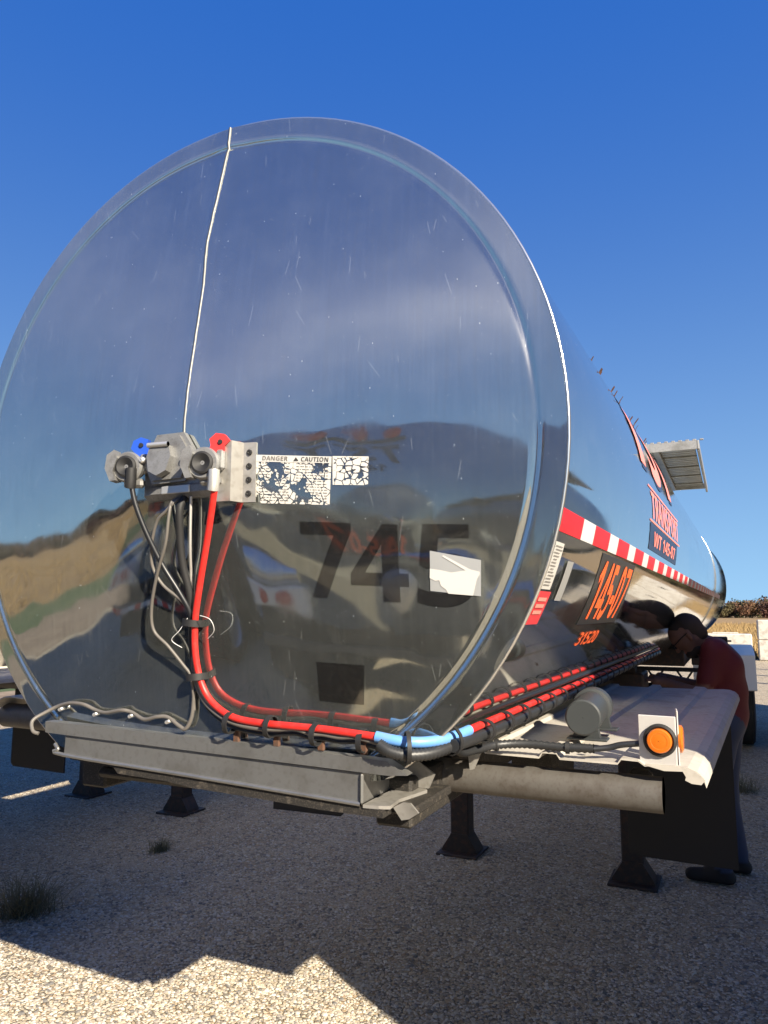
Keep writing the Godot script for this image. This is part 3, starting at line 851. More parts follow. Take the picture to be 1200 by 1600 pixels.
func side_marks(t: Node3D) -> void:
	# conspicuity tape, red and white pieces in turn
	var z := -0.02
	var k := 0
	while z > -9.6:
		var l := 0.22 if k % 2 == 0 else 0.15
		patch("red_tape" if k % 2 == 0 else "white_tape", M.tapered if k % 2 == 0 else M.tapewhite, t, side_map(z, z - l + 0.002, -15.0, -11.85), 2, 3)
		z -= l
		k += 1
	var pn := patch("number_panel", M.darkpanel, t, side_map(-0.56, -1.2, -28.9, -15.5, 0.001), 2, 14)
	letters("fleet_number", "145-07", M.orange, pn, side_map(-0.6, -1.16, -28.0, -16.4, 0.0025), 0.1)
	letters("unit_number", "31520", M.orange, t, side_map(-0.7, -1.0, -33.6, -30.6, 0.0015), 0.1)
	var wt := patch("plate_panel", M.navy, t, side_map(-1.45, -2.62, -10.4, -3.9, 0.001), 2, 8)
	letters("plate_number", "WT 145-07", M.pink, wt, side_map(-1.58, -2.5, -9.2, -5.4, 0.0025), 0.1)
	letters("company_word", "TRANSPORT", M.pink, t, side_map(-1.5, -2.7, -2.6, 4.4, 0.0015), 0.1)
	var fr := begin()
	for e in [[-1.44, -2.76, 4.9, 5.4], [-1.44, -2.76, -3.6, -3.1]]:
		var mp := side_map(e[0], e[1], e[2], e[3], 0.0015)
		for i in 6:
			var q := []
			for c in [[i, 0], [i + 1, 0], [i + 1, 1], [i, 1]]: q.append(mp.call(c[0] / 6.0, float(c[1])))
			for c in [0, 2, 1, 0, 3, 2]: vtx(fr, q[c][0], q[c][1])
	done(fr, "company_word_rule", M.pink, t)
	letters("logo_shadow", "TST", M.navy, t, side_map(-1.27, -2.83, 8.0, 40.0, 0.001), 0.08, true, 0.12)
	letters("logo", "TST", M.pink, t, side_map(-1.25, -2.8, 9.2, 41.5, 0.0025), 0.08, true, 0.12)
	# flakes of the lettering's film that curl away along the upper edge
	var g := RandomNumberGenerator.new()
	g.seed = 12
	for i in 14:
		var zz := -1.1 - i * 0.12 - g.randf() * 0.05
		var aa := deg_to_rad(30.0 + g.randf() * 8.0)
		var e := on_side(zz, aa, 0.0)
		var p: Vector3 = e[0]
		var n: Vector3 = e[1]
		var side := Vector3(0, 0, -1)
		var up := n.cross(side)
		var st := begin()
		var l := 0.02 + g.randf() * 0.025
		var pts := []
		for j in 4:
			var f := j / 3.0
			pts.append(p + up * (f * l * 0.6) + n * (0.001 + l * f * f))
		for j in 3:
			var w := side * (0.012 + 0.02 * g.randf())
			quad(st, pts[j], pts[j] + w, pts[j + 1] + w * 0.8, pts[j + 1])
		done(st, "film_flake", M.rust, t)
	# inspection label and red label next to the rim, with a crumpled scrap of foil
	var wl := patch("inspection_label", M.paper, t, side_map(-0.016, -0.1, -23.0, -16.4), 2, 6)
	for i in 13:
		var a := -22.4 + i * 0.45
		patch("print_line", M.greycable, wl, side_map(-0.024 - 0.012 * g.randf(), -0.06 - 0.032 * g.randf(), a, a + 0.1, 0.003), 1, 1)
	var rlb := patch("red_label", M.redlabel, t, side_map(-0.006, -0.12, -28.2, -23.3), 2, 6)
	for i in 3:
		patch("label_block", M.pink, rlb, side_map(-0.03, -0.1, -26.6 + i * 0.95, -26.05 + i * 0.95, 0.003), 1, 2)
	var scrap := patch("foil_scrap", M.film, t, side_map(-0.17, -0.23, -24.5, -18.5, 0.003), 3, 6)
	scrap.name = "foil_scrap"

func top_gear(t: Node3D) -> void:
	# cleated catwalk that juts out to the right over the barrel, and the gutter rail along the top
	var x0 := 0.35
	var x1 := 1.01
	var y := 2.96
	var fr := begin()
	box(fr, Vector3((x0 + x1) / 2, y, -4.98), Vector3(x1 - x0, 0.075, 0.02), 0.003)
	box(fr, Vector3((x0 + x1) / 2, y, -7.2), Vector3(x1 - x0, 0.06, 0.02), 0.003)
	box(fr, Vector3(x1, y, -6.2), Vector3(0.02, 0.075, 2.46), 0.003)
	box(fr, Vector3(0.68, y - 0.02, -6.09), Vector3(0.05, 0.03, 2.2), 0.003)
	var c := done(fr, "catwalk", M.alu, t)
	for k in 26:
		var z := -5.06 - 2.1 * k / 25.0
		if k % 6 == 5: continue
		box_part("catwalk_slat", M.alu, c, Vector3((x0 + x1) / 2 - 0.012, y + 0.012, z), Vector3(x1 - x0 - 0.03, 0.012, 0.05), 0.002)
	box_part("catwalk_deck", M.alu, c, Vector3((x0 + x1) / 2 - 0.012, y + 0.024, -6.09), Vector3(x1 - x0 - 0.03, 0.006, 2.18), 0.001)
	for k in 9:
		box_part("grip_tooth", M.alu, c, Vector3(x0 + 0.25 + k * 0.055, y + 0.043, -4.985), Vector3(0.03, 0.014, 0.02), 0.004)
	var g := begin()
	for k in 2:
		var a := deg_to_rad(63.0 + k * 3.0)
		tube(g, PackedVector3Array([on_side(-3.9, a, 0.008)[0], on_side(-11.4, a, 0.008)[0]]), 0.02, 8)
	done(g, "gutter_rail", M.rim, t)
	var dm := lathe_part("manway_dome", M.shell, t, [Vector2(0.32, 0.0), Vector2(0.32, 0.14), Vector2(0.27, 0.17), Vector2(0.001, 0.19)], Vector3(0.11, 2.86, -6.0), FACING_UP, 32)
	box_part("manway_clamp", M.zinc, dm, Vector3(0.11, 3.06, -6.0), Vector3(0.5, 0.03, 0.04), 0.006)

func fender_gear(t: Node3D) -> void:
	# capped document tube on two feet
	var tb := lathe_part("document_tube", M.tube, t, [Vector2(0.001, 0.0), Vector2(0.04, 0.0), Vector2(0.044, -0.004), Vector2(0.044, -0.21), Vector2(0.052, -0.212), Vector2(0.052, -0.26), Vector2(0.048, -0.266), Vector2(0.001, -0.268)], Vector3(0.834, 1.339, -0.42), Basis(Vector3.UP, 0.06), 36)
	for z in [-0.46, -0.64]:
		var st := begin()
		prism(st, [Vector2(0.8, 1.284), Vector2(0.87, 1.284), Vector2(0.866, 1.3), Vector2(0.86, 1.33), Vector2(0.81, 1.33), Vector2(0.806, 1.3)], z - 0.012, z + 0.012)
		box(st, Vector3(0.838, 1.284, z), Vector3(0.1, 0.006, 0.045), 0.002)
		done(st, "tube_foot", M.tube, tb)
	# clearance lamp in its bent plate
	var lamp := box_part("lamp_plate", M.whiteplate, t, Vector3(1.018, 1.316, -0.3), Vector3(0.08, 0.108, 0.004), 0.0015, Basis(Vector3.UP, -0.06))
	box_part("side_plate", M.whiteplate, lamp, Vector3(1.0585, 1.32, -0.326), Vector3(0.004, 0.124, 0.05), 0.0015, Basis(Vector3.UP, 0.1))
	var lf := Basis(Vector3.UP, -0.06)
	lathe_part("lamp_grommet", M.rubber, lamp, [Vector2(0.036, 0.0), Vector2(0.035, 0.007), Vector2(0.031, 0.009), Vector2(0.0272, 0.006), Vector2(0.027, 0.001)], Vector3(1.0235, 1.317, -0.2975), lf, 36)
	lathe_part("amber_lens", M.amber, lamp, [Vector2(0.0268, 0.0), Vector2(0.0264, 0.013), Vector2(0.0245, 0.0165), Vector2(0.018, 0.0172), Vector2(0.0165, 0.0168), Vector2(0.009, 0.0174), Vector2(0.001, 0.0177)], Vector3(1.0235, 1.317, -0.2965), lf, 36)
	lathe_part("side_reflector", M.amber, lamp, [Vector2(0.03, 0.0), Vector2(0.03, 0.006), Vector2(0.024, 0.009), Vector2(0.001, 0.009)], Vector3(1.0615, 1.318, -0.328), FACING_RIGHT, 28)
	for p in v3([0.86, 1.275, -0.34, 0.98, 1.277, -0.86, 0.74, 1.286, -1.1]):
		lathe_part("fender_bolt", M.rust, t, [Vector2(0.009, 0.0), Vector2(0.008, 0.004), Vector2(0.001, 0.005)], p, FACING_UP, 10)
	# valve box and white rear fairing beyond the man
	box_part("valve_box", M.flap, t, Vector3(1.0, 1.24, -7.1), Vector3(0.26, 0.19, 0.3), 0.01)
	box_part("valve_box_base", M.legsteel, t, Vector3(0.98, 1.1, -7.1), Vector3(0.4, 0.1, 0.4), 0.01)
	# slatted carrier under the barrel
	var rk := begin()
	for x in [0.42, 0.98]: box(rk, Vector3(x, 1.02, -4.4), Vector3(0.03, 0.34, 0.03), 0.004)
	for y in [0.86, 1.18]: box(rk, Vector3(0.7, y, -4.4), Vector3(0.56, 0.03, 0.03), 0.004)
	var rack := done(rk, "hose_carrier", M.rubber, t)
	for k in 5:
		box_part("carrier_bar", M.rubber, rack, Vector3(0.5 + 0.1 * k, 1.02, -4.4), Vector3(0.014, 0.36, 0.014), 0.003, Basis(Vector3(0, 0, 1), 0.6 * (1 if k % 2 == 0 else -1)))

# ------------------------------------------------- tanker whose rear faces this one
func sup(a: float, hw: float, hh: float, ex: float) -> Vector2:
	var c := cos(a)
	var s := sin(a)
	return Vector2(sign(c) * hw * pow(absf(c), 2.0 / ex), sign(s) * hh * pow(absf(s), 2.0 / ex))

func rear_tanker() -> Node3D:
	var t := Node3D.new()
	t.name = "tanker_ahead"
	add_child(t, true)
	var hw := 1.27
	var hh := 0.86
	var cy := 1.83
	var n := 96
	var st := begin()
	for k in n:
		for z in [[0.0, 0.0, 1.0, 9.5]]:
			var q := []
			for e in [[k, z[0]], [k + 1, z[0]], [k + 1, z[3]], [k, z[3]]]:
				var p := sup(TAU * e[0] / n, hw, hh, 3.0)
				var nn := Vector3(p.x / (hw * hw), p.y / (hh * hh), 0).normalized()
				q.append([Vector3(p.x, cy + p.y, e[1]), nn, Vector2(e[1], TAU * e[0] / n)])
			for e in [0, 2, 1, 0, 3, 2]: vtx(st, q[e][0], q[e][1], q[e][2])
	done(st, "tank_shell", M.shell, t)
	var hs := begin()
	var rings := [0.0, 0.2, 0.4, 0.6, 0.75, 0.88, 0.95, 1.0]
	for i in rings.size() - 1:
		for k in n:
			var q := []
			for e in [[rings[i], k], [rings[i], k + 1], [rings[i + 1], k + 1], [rings[i + 1], k]]:
				var p: Vector2 = sup(TAU * e[1] / n, hw, hh, 3.0) * float(e[0])
				var zz: float = -0.1 * (1.0 - e[0] * e[0])
				q.append([Vector3(p.x, cy + p.y, zz), Vector3(p.x * 0.18, p.y * 0.3, -1).normalized(), Vector2(p.x, p.y)])
			for e in [0, 2, 1, 0, 3, 2]: vtx(hs, q[e][0], q[e][1], q[e][2])
	done(hs, "rear_head", M.shell, t)
	# lamp bar with three red lamps, lettering and number panel
	box_part("lamp_bar", M.navy, t, Vector3(0.0, 2.545, -0.045), Vector3(0.62, 0.02, 0.03), 0.004)
	for x in [-0.21, 0.0, 0.21]:
		lathe_part("marker_lamp", M.redlens, t, [Vector2(0.055, 0.0), Vector2(0.053, 0.025), Vector2(0.03, 0.034), Vector2(0.001, 0.036)], Vector3(x, 2.61, -0.02), Basis(Vector3.UP, PI), 24)
	var back := func(x0: float, x1: float, y0: float, y1: float) -> Callable:
		return func(u: float, v: float) -> Array:
			var x: float = lerp(x0, x1, u)
			var y: float = lerp(y0, y1, v)
			var rr: float = pow(x / hw, 2.0) + pow((y - cy) / hh, 2.0)
			return [Vector3(x, y, -0.1 * (1.0 - rr) - 0.012), Vector3(0, 0, -1)]
	letters("logo", "TST", M.navy, t, back.call(0.3, -0.3, 2.37, 2.5), 0.2, true, 0.12)
	letters("short_number", "145-07", M.navy, t, back.call(0.17, -0.17, 2.27, 2.34), 0.2)
	var pn := patch("number_panel", M.darkpanel, t, back.call(0.36, -0.36, 1.53, 1.78), 4, 4)
	letters("fleet_number", "145-07", M.orange, pn, func(u: float, v: float) -> Array: return [Vector3(0.3 - 0.6 * u, 1.56 + 0.18 * v, -0.118), Vector3(0, 0, -1)], 0.2)
	# rear cabinet, bumper with lamps, tape
	var cab := box_part("rear_cabinet", M.shell, t, Vector3(0.38, 1.3, 0.02), Vector3(0.85, 0.75, 0.3), 0.12)
	lathe_part("outlet_cap", M.zinc, cab, [Vector2(0.12, 0.0), Vector2(0.12, 0.05), Vector2(0.07, 0.07), Vector2(0.001, 0.08)], Vector3(0.2, 1.28, -0.13), Basis(Vector3.UP, PI), 24)
	for s in [-1.0, 1.0]:
		var wing := box_part("lamp_wing", M.white, t, Vector3(0.86 * s, 1.1, -0.05), Vector3(0.5, 0.16, 0.06), 0.01)
		for x in [0.74, 0.95]:
			lathe_part("tail_lamp", M.redlens, wing, [Vector2(0.058, 0.0), Vector2(0.055, 0.02), Vector2(0.001, 0.03)], Vector3(x * s, 1.1, -0.08), Basis(Vector3.UP, PI), 24)
		tube_part("chrome_canister", M.rim, t, [Vector3(0.62 * s, 1.27, 0.02), Vector3(1.02 * s, 1.27, 0.02)], 0.09, 20, 1)
	var bm := box_part("rear_bumper", M.pipe, t, Vector3(0.0, 0.72, 0.1), Vector3(2.3, 0.1, 0.1), 0.01)
	for s in [-1.0, 1.0]:
		box_part("bumper_post", M.pipe, t, Vector3(0.5 * s, 0.9, 0.14), Vector3(0.08, 0.4, 0.08), 0.01)
		prism_part("mud_flap", M.flap, t, [Vector2(0.58 * s, 1.0), Vector2(0.58 * s, 0.3), Vector2(1.18 * s, 0.3), Vector2(1.18 * s, 1.0)], 0.25, 0.262)
		for z in [0.85, 2.15]: wheel(t, Vector3(1.18 * s, 0.515, z), s, 0.58)
	box_part("subframe", M.legsteel, t, Vector3(0, 0.85, 1.9), Vector3(0.95, 0.24, 3.4), 0.01)
	for s in [-1.0, 1.0]: landing_leg(t, Vector3(0.55 * s, 0, 7.0))
	return t

# ------------------------------------------------------------------- the man
var bones := []
func bone(a: Vector3, b: Vector3, ra: float, rb: float, c: Color, k := 0.03) -> void:
	bones.append([a, b, ra, rb, c, k])

func field_at(p: Vector3) -> float:
	var d := 1e3
	for e in bones:
		var ab: Vector3 = e[1] - e[0]
		var h: float = clamp((p - e[0]).dot(ab) / max(ab.length_squared(), 1e-8), 0.0, 1.0)
		var q: float = (p - (e[0] + ab * h)).length() - lerp(e[2], e[3], h)
		var k: float = e[5]
		var m: float = max(k - absf(d - q), 0.0) / k
		d = min(d, q) - m * m * k * 0.25
	return d

func color_at(p: Vector3) -> Color:
	var best := 1e3
	var c := Color.WHITE
	for e in bones:
		var ab: Vector3 = e[1] - e[0]
		var h: float = clamp((p - e[0]).dot(ab) / max(ab.length_squared(), 1e-8), 0.0, 1.0)
		var q: float = (p - (e[0] + ab * h)).length() - lerp(e[2], e[3], h)
		if q < best:
			best = q
			c = e[4]
	return c

func net(st: SurfaceTool, lo: Vector3, hi: Vector3, cell: float) -> void:
	# surface nets over the field of the bones
	var nx := int((hi.x - lo.x) / cell) + 2
	var ny := int((hi.y - lo.y) / cell) + 2
	var nz := int((hi.z - lo.z) / cell) + 2
	var v := PackedFloat32Array(); v.resize(nx * ny * nz)
	v.fill(1.0)
	for e in bones:          # visit only the grid near each bone
		var rr: float = max(e[2], e[3]) + 0.045
		var a: Vector3 = (e[0].min(e[1]) - Vector3.ONE * rr - lo) / cell
		var b: Vector3 = (e[0].max(e[1]) + Vector3.ONE * rr - lo) / cell
		for i in range(max(0, int(a.x)), min(nx, int(b.x) + 2)):
			for j in range(max(0, int(a.y)), min(ny, int(b.y) + 2)):
				for k in range(max(0, int(a.z)), min(nz, int(b.z) + 2)):
					var id := (i * ny + j) * nz + k
					if v[id] == 1.0:
						v[id] = field_at(lo + Vector3(i, j, k) * cell)
	var idx := {}
	var pos := []
	for i in nx - 1:
		for j in ny - 1:
			for k in nz - 1:
				var inside := 0
				var vals := []
				for c in 8:
					var f := v[((i + (c & 1)) * ny + j + ((c >> 1) & 1)) * nz + k + (c >> 2)]
					vals.append(f)
					if f < 0.0: inside += 1
				if inside == 0 or inside == 8: continue
				var s := Vector3.ZERO
				var m := 0
				for e in [[0, 1], [2, 3], [4, 5], [6, 7], [0, 2], [1, 3], [4, 6], [5, 7], [0, 4], [1, 5], [2, 6], [3, 7]]:
					var f0: float = vals[e[0]]
					var f1: float = vals[e[1]]
					if (f0 < 0.0) == (f1 < 0.0): continue
					var t := f0 / (f0 - f1)
					var p0 := Vector3(e[0] & 1, (e[0] >> 1) & 1, e[0] >> 2)
					var p1 := Vector3(e[1] & 1, (e[1] >> 1) & 1, e[1] >> 2)
					s += p0.lerp(p1, t)
					m += 1
				idx[(i * ny + j) * nz + k] = pos.size()
				pos.append(lo + (Vector3(i, j, k) + s / m) * cell)
	var nor := []
	var col := []
	for p in pos:
		var e := cell * 0.6
		nor.append(Vector3(field_at(p + Vector3(e, 0, 0)) - field_at(p - Vector3(e, 0, 0)), field_at(p + Vector3(0, e, 0)) - field_at(p - Vector3(0, e, 0)), field_at(p + Vector3(0, 0, e)) - field_at(p - Vector3(0, 0, e))).normalized())
		col.append(color_at(p))
	for i in range(1, nx - 1):
		for j in range(1, ny - 1):
			for k in range(1, nz - 1):
				var f := v[(i * ny + j) * nz + k]
				for ax in 3:
					var d := Vector3i(1, 0, 0) if ax == 0 else (Vector3i(0, 1, 0) if ax == 1 else Vector3i(0, 0, 1))
					var g := v[((i + d.x) * ny + j + d.y) * nz + k + d.z]
					if (f < 0.0) == (g < 0.0): continue
					var u := Vector3i(0, 1, 0) if ax == 0 else (Vector3i(0, 0, 1) if ax == 1 else Vector3i(1, 0, 0))
					var w := Vector3i(0, 0, 1) if ax == 0 else (Vector3i(1, 0, 0) if ax == 1 else Vector3i(0, 1, 0))
					var q := []
					for o in [Vector3i.ZERO, u, u + w, w]:
						q.append(idx.get(((i - o.x) * ny + j - o.y) * nz + k - o.z, -1))
					if q.min() < 0: continue
					var ord := [0, 2, 1, 0, 3, 2] if f < 0.0 else [0, 1, 2, 0, 2, 3]
					for o in ord:
						st.set_color(col[q[o]]); st.set_normal(nor[q[o]]); st.add_vertex(pos[q[o]])

func make_man() -> void:
	var o := thing("person", "man in red shirt and blue jeans bowing his head beside the tank", "person", Vector3(0, 0, 0))
	var skin := Color(0.19, 0.098, 0.068)
	var shirt := Color(0.095, 0.006, 0.008)
	var jean := Color(0.02, 0.032, 0.075)
	var shoe := Color(0.012, 0.011, 0.01)
	var hair := Color(0.04, 0.026, 0.02)
	# joints in the world; he faces -x, toward the barrel
	var hipR := Vector3(1.1, 0.9, -3.55)
	var hipL := Vector3(1.12, 0.9, -3.75)
	var ankR := Vector3(1.05, 0.09, -3.53)
	var ankL := Vector3(1.14, 0.09, -3.77)
	for s in [[hipR, Vector3(1.03, 0.48, -3.54), ankR], [hipL, Vector3(1.09, 0.48, -3.77), ankL]]:
		bone(s[0], s[1], 0.095, 0.068, jean); bone(s[1], s[2] + Vector3(0, 0.03, 0), 0.068, 0.056, jean)
		bone(s[2] + Vector3(0.03, -0.045, 0), s[2] + Vector3(-0.17, -0.05, 0), 0.044, 0.04, shoe, 0.02)
		bone(s[2], s[2] + Vector3(-0.06, -0.02, 0), 0.045, 0.043, shoe, 0.02)
	bone(hipR + Vector3(0, 0.04, 0.01), hipL + Vector3(0, 0.04, -0.01), 0.115, 0.115, jean, 0.05)
	bone(Vector3(1.12, 0.99, -3.58), Vector3(1.12, 0.99, -3.72), 0.128, 0.128, shirt, 0.03)
	bone(Vector3(1.13, 1.12, -3.57), Vector3(1.13, 1.12, -3.73), 0.122, 0.122, shirt, 0.05)
	bone(Vector3(1.12, 1.26, -3.54), Vector3(1.12, 1.26, -3.76), 0.118, 0.118, shirt, 0.06)
	bone(Vector3(1.08, 1.36, -3.49), Vector3(1.08, 1.36, -3.81), 0.075, 0.075, shirt, 0.06)
	# neck stretched forward, head bowed
	bone(Vector3(1.05, 1.38, -3.65), Vector3(0.965, 1.43, -3.64), 0.062, 0.056, skin, 0.03)
	for s in [1.0, -1.0]:
		var sh := Vector3(1.07, 1.35, -3.65 + s * 0.18)
		var el := Vector3(1.0, 1.1, -3.65 + s * 0.23)
		var wr := Vector3(0.8, 1.16, -3.65 + s * 0.16)
		bone(sh, sh.lerp(el, 0.62), 0.066, 0.06, shirt, 0.04)
		bone(sh.lerp(el, 0.55), el, 0.047, 0.043, skin, 0.02)
		bone(el, wr, 0.043, 0.029, skin, 0.02)
	var st := begin()
	net(st, Vector3(0.72, 0.0, -4.02), Vector3(1.36, 1.5, -3.28), 0.016)
	# the head on a finer grid
	bones.clear()
	var tilt := Basis(Vector3(0, 0, 1), 0.75)          # nods toward -x and down
	var hc := Vector3(0.93, 1.445, -3.62)
	var H := func(x: float, y: float, z: float) -> Vector3: return hc + tilt * Vector3(x, y, z)
	bone(H.call(0.02, 0.045, 0.0), H.call(-0.02, 0.04, 0.0), 0.087, 0.083, skin, 0.03)
	bone(H.call(-0.025, -0.03, 0.0), H.call(-0.045, -0.085, 0.0), 0.068, 0.043, skin, 0.04)
	bone(H.call(-0.092, 0.01, 0.0), H.call(-0.112, -0.022, 0.0), 0.011, 0.015, skin, 0.015)
	bone(H.call(-0.088, 0.032, -0.03), H.call(-0.088, 0.032, 0.03), 0.016, 0.016, skin, 0.02)
	bone(H.call(-0.085, -0.06, -0.016), H.call(-0.085, -0.06, 0.016), 0.01, 0.01, Color(0.3, 0.12, 0.09), 0.012)
	bone(H.call(0.02, -0.03, 0.0), Vector3(1.0, 1.41, -3.64), 0.06, 0.058, skin, 0.03)
	for s in [-1.0, 1.0]:
		bone(H.call(0.01, 0.02, 0.08 * s), H.call(0.006, -0.025, 0.082 * s), 0.013, 0.01, skin, 0.012)
		bone(H.call(0.022, 0.025, 0.086 * s), H.call(0.014, -0.02, 0.088 * s), 0.008, 0.006, skin, 0.01)
	net(st, hc - Vector3(0.17, 0.17, 0.13), hc + Vector3(0.16, 0.16, 0.13), 0.006)
	for s in [1.0, -1.0]:                                # hands with fingers that reach for the valve
		bones.clear()
		var wr := Vector3(0.8, 1.16, -3.65 + s * 0.16)
		var pm := wr + Vector3(-0.07, 0.01, -0.01 * s)
		bone(wr, pm, 0.028, 0.03, skin, 0.02)
		bone(pm + Vector3(0, 0, -0.022), pm + Vector3(0, 0, 0.022), 0.019, 0.019, skin, 0.02)
		for f in 4:
			var zf := -0.03 + 0.02 * f
			var l := [0.03, 0.036, 0.034, 0.026][f] as float
			var a := pm + Vector3(-0.02, 0.004, zf)
			var b := a + Vector3(-l, 0.004, 0)
			var c := b + Vector3(-l * 0.55, -l * 0.6, 0)
			bone(a, b, 0.0095, 0.0088, skin, 0.006); bone(b, c, 0.0088, 0.0078, skin, 0.006)
		var ta := pm + Vector3(0.03, 0.0, -0.03 * s)
		bone(ta, ta + Vector3(-0.03, 0.005, -0.022 * s), 0.012, 0.0105, skin, 0.01)
		bone(ta + Vector3(-0.03, 0.005, -0.022 * s), ta + Vector3(-0.055, 0.0, -0.02 * s), 0.0105, 0.009, skin, 0.006)
		net(st, wr - Vector3(0.19, 0.08, 0.1), wr + Vector3(0.05, 0.08, 0.1), 0.005)
	bones.clear()
	var bm := mat("body", Color.WHITE, 0.75)
	bm.vertex_color_use_as_albedo = true
	done(st, "body", bm, o)
	# close-cropped hair as a cap over the skull, spectacles
	bone(H.call(0.03, 0.054, 0.0), H.call(-0.006, 0.054, 0.0), 0.087, 0.081, hair, 0.03)
	bone(H.call(0.04, 0.02, 0.0), H.call(0.048, -0.02, 0.0), 0.078, 0.064, hair, 0.03)
	bone(H.call(-0.058, -0.086, 0.0), H.call(-0.025, -0.075, 0.0), 0.043, 0.052, hair, 0.02)
	var hs := begin()
	net(hs, hc - Vector3(0.16, 0.14, 0.13), hc + Vector3(0.16, 0.18, 0.13), 0.007)
	bones.clear()
	done(hs, "hair", mat("hair", lin(0.04, 0.026, 0.018), 0.85), o)
	var gl := begin()
	for s in [-1.0, 1.0]:
		tube(gl, PackedVector3Array([H.call(-0.1, 0.015, 0.06 * s), H.call(-0.04, 0.02, 0.085 * s), H.call(0.02, 0.02, 0.092 * s)]), 0.003, 6)
		var rp := []
		for k in 13: rp.append(H.call(-0.108, 0.008 + 0.018 * sin(TAU * k / 12), 0.033 * s + 0.024 * cos(TAU * k / 12)))
		tube(gl, PackedVector3Array(rp), 0.0025, 6)
	tube(gl, PackedVector3Array([H.call(-0.11, 0.012, -0.01), H.call(-0.112, 0.014, 0.01)]), 0.0025, 6)
	done(gl, "spectacles", M.rubber, o)

# ------------------------------------------------------------- yard and land
func sheet(called: String, m: Material, x0: float, x1: float, z0: float, z1: float, y: float) -> MeshInstance3D:
	var st := begin()
	quad(st, Vector3(x0, y, z1), Vector3(x1, y, z1), Vector3(x1, y, z0), Vector3(x0, y, z0))
	var o := done(st, called, m, self)
	o.set_meta("kind", "structure")
	return o

func pebble_mesh(seed_: int) -> ArrayMesh:
	var g := RandomNumberGenerator.new()
	g.seed = seed_
	var st := begin()
	var top := []
	for k in 5:
		var a := TAU * k / 5.0 + g.randf() * 0.5
		top.append(Vector3(cos(a) * (0.7 + 0.3 * g.randf()), 0.15 * g.randf(), sin(a) * (0.7 + 0.3 * g.randf())))
	var up := []
	for p in top: up.append(Vector3(p.x * 0.6, 0.5 + 0.25 * g.randf(), p.z * 0.6))
	var c := Vector3(0.1, 0.72, 0.0)
	for k in 5:
		var a: Vector3 = top[k]
		var b: Vector3 = top[(k + 1) % 5]
		quad(st, b, a, up[k], up[(k + 1) % 5])
		tri(st, up[(k + 1) % 5], up[k], c)
	return st.commit()

func scatter(called: String, mesh: Mesh, m: Material, xf: Array, col: Array) -> MultiMeshInstance3D:
	var mm := MultiMesh.new()
	mm.transform_format = MultiMesh.TRANSFORM_3D
	mm.use_colors = true
	mm.mesh = mesh
	mm.instance_count = xf.size()
	for i in xf.size():
		mm.set_instance_transform(i, xf[i])
		mm.set_instance_color(i, col[i])
	var o := MultiMeshInstance3D.new()
	o.name = called
	o.multimesh = mm
	o.material_override = m
	add_child(o, true)
	return o

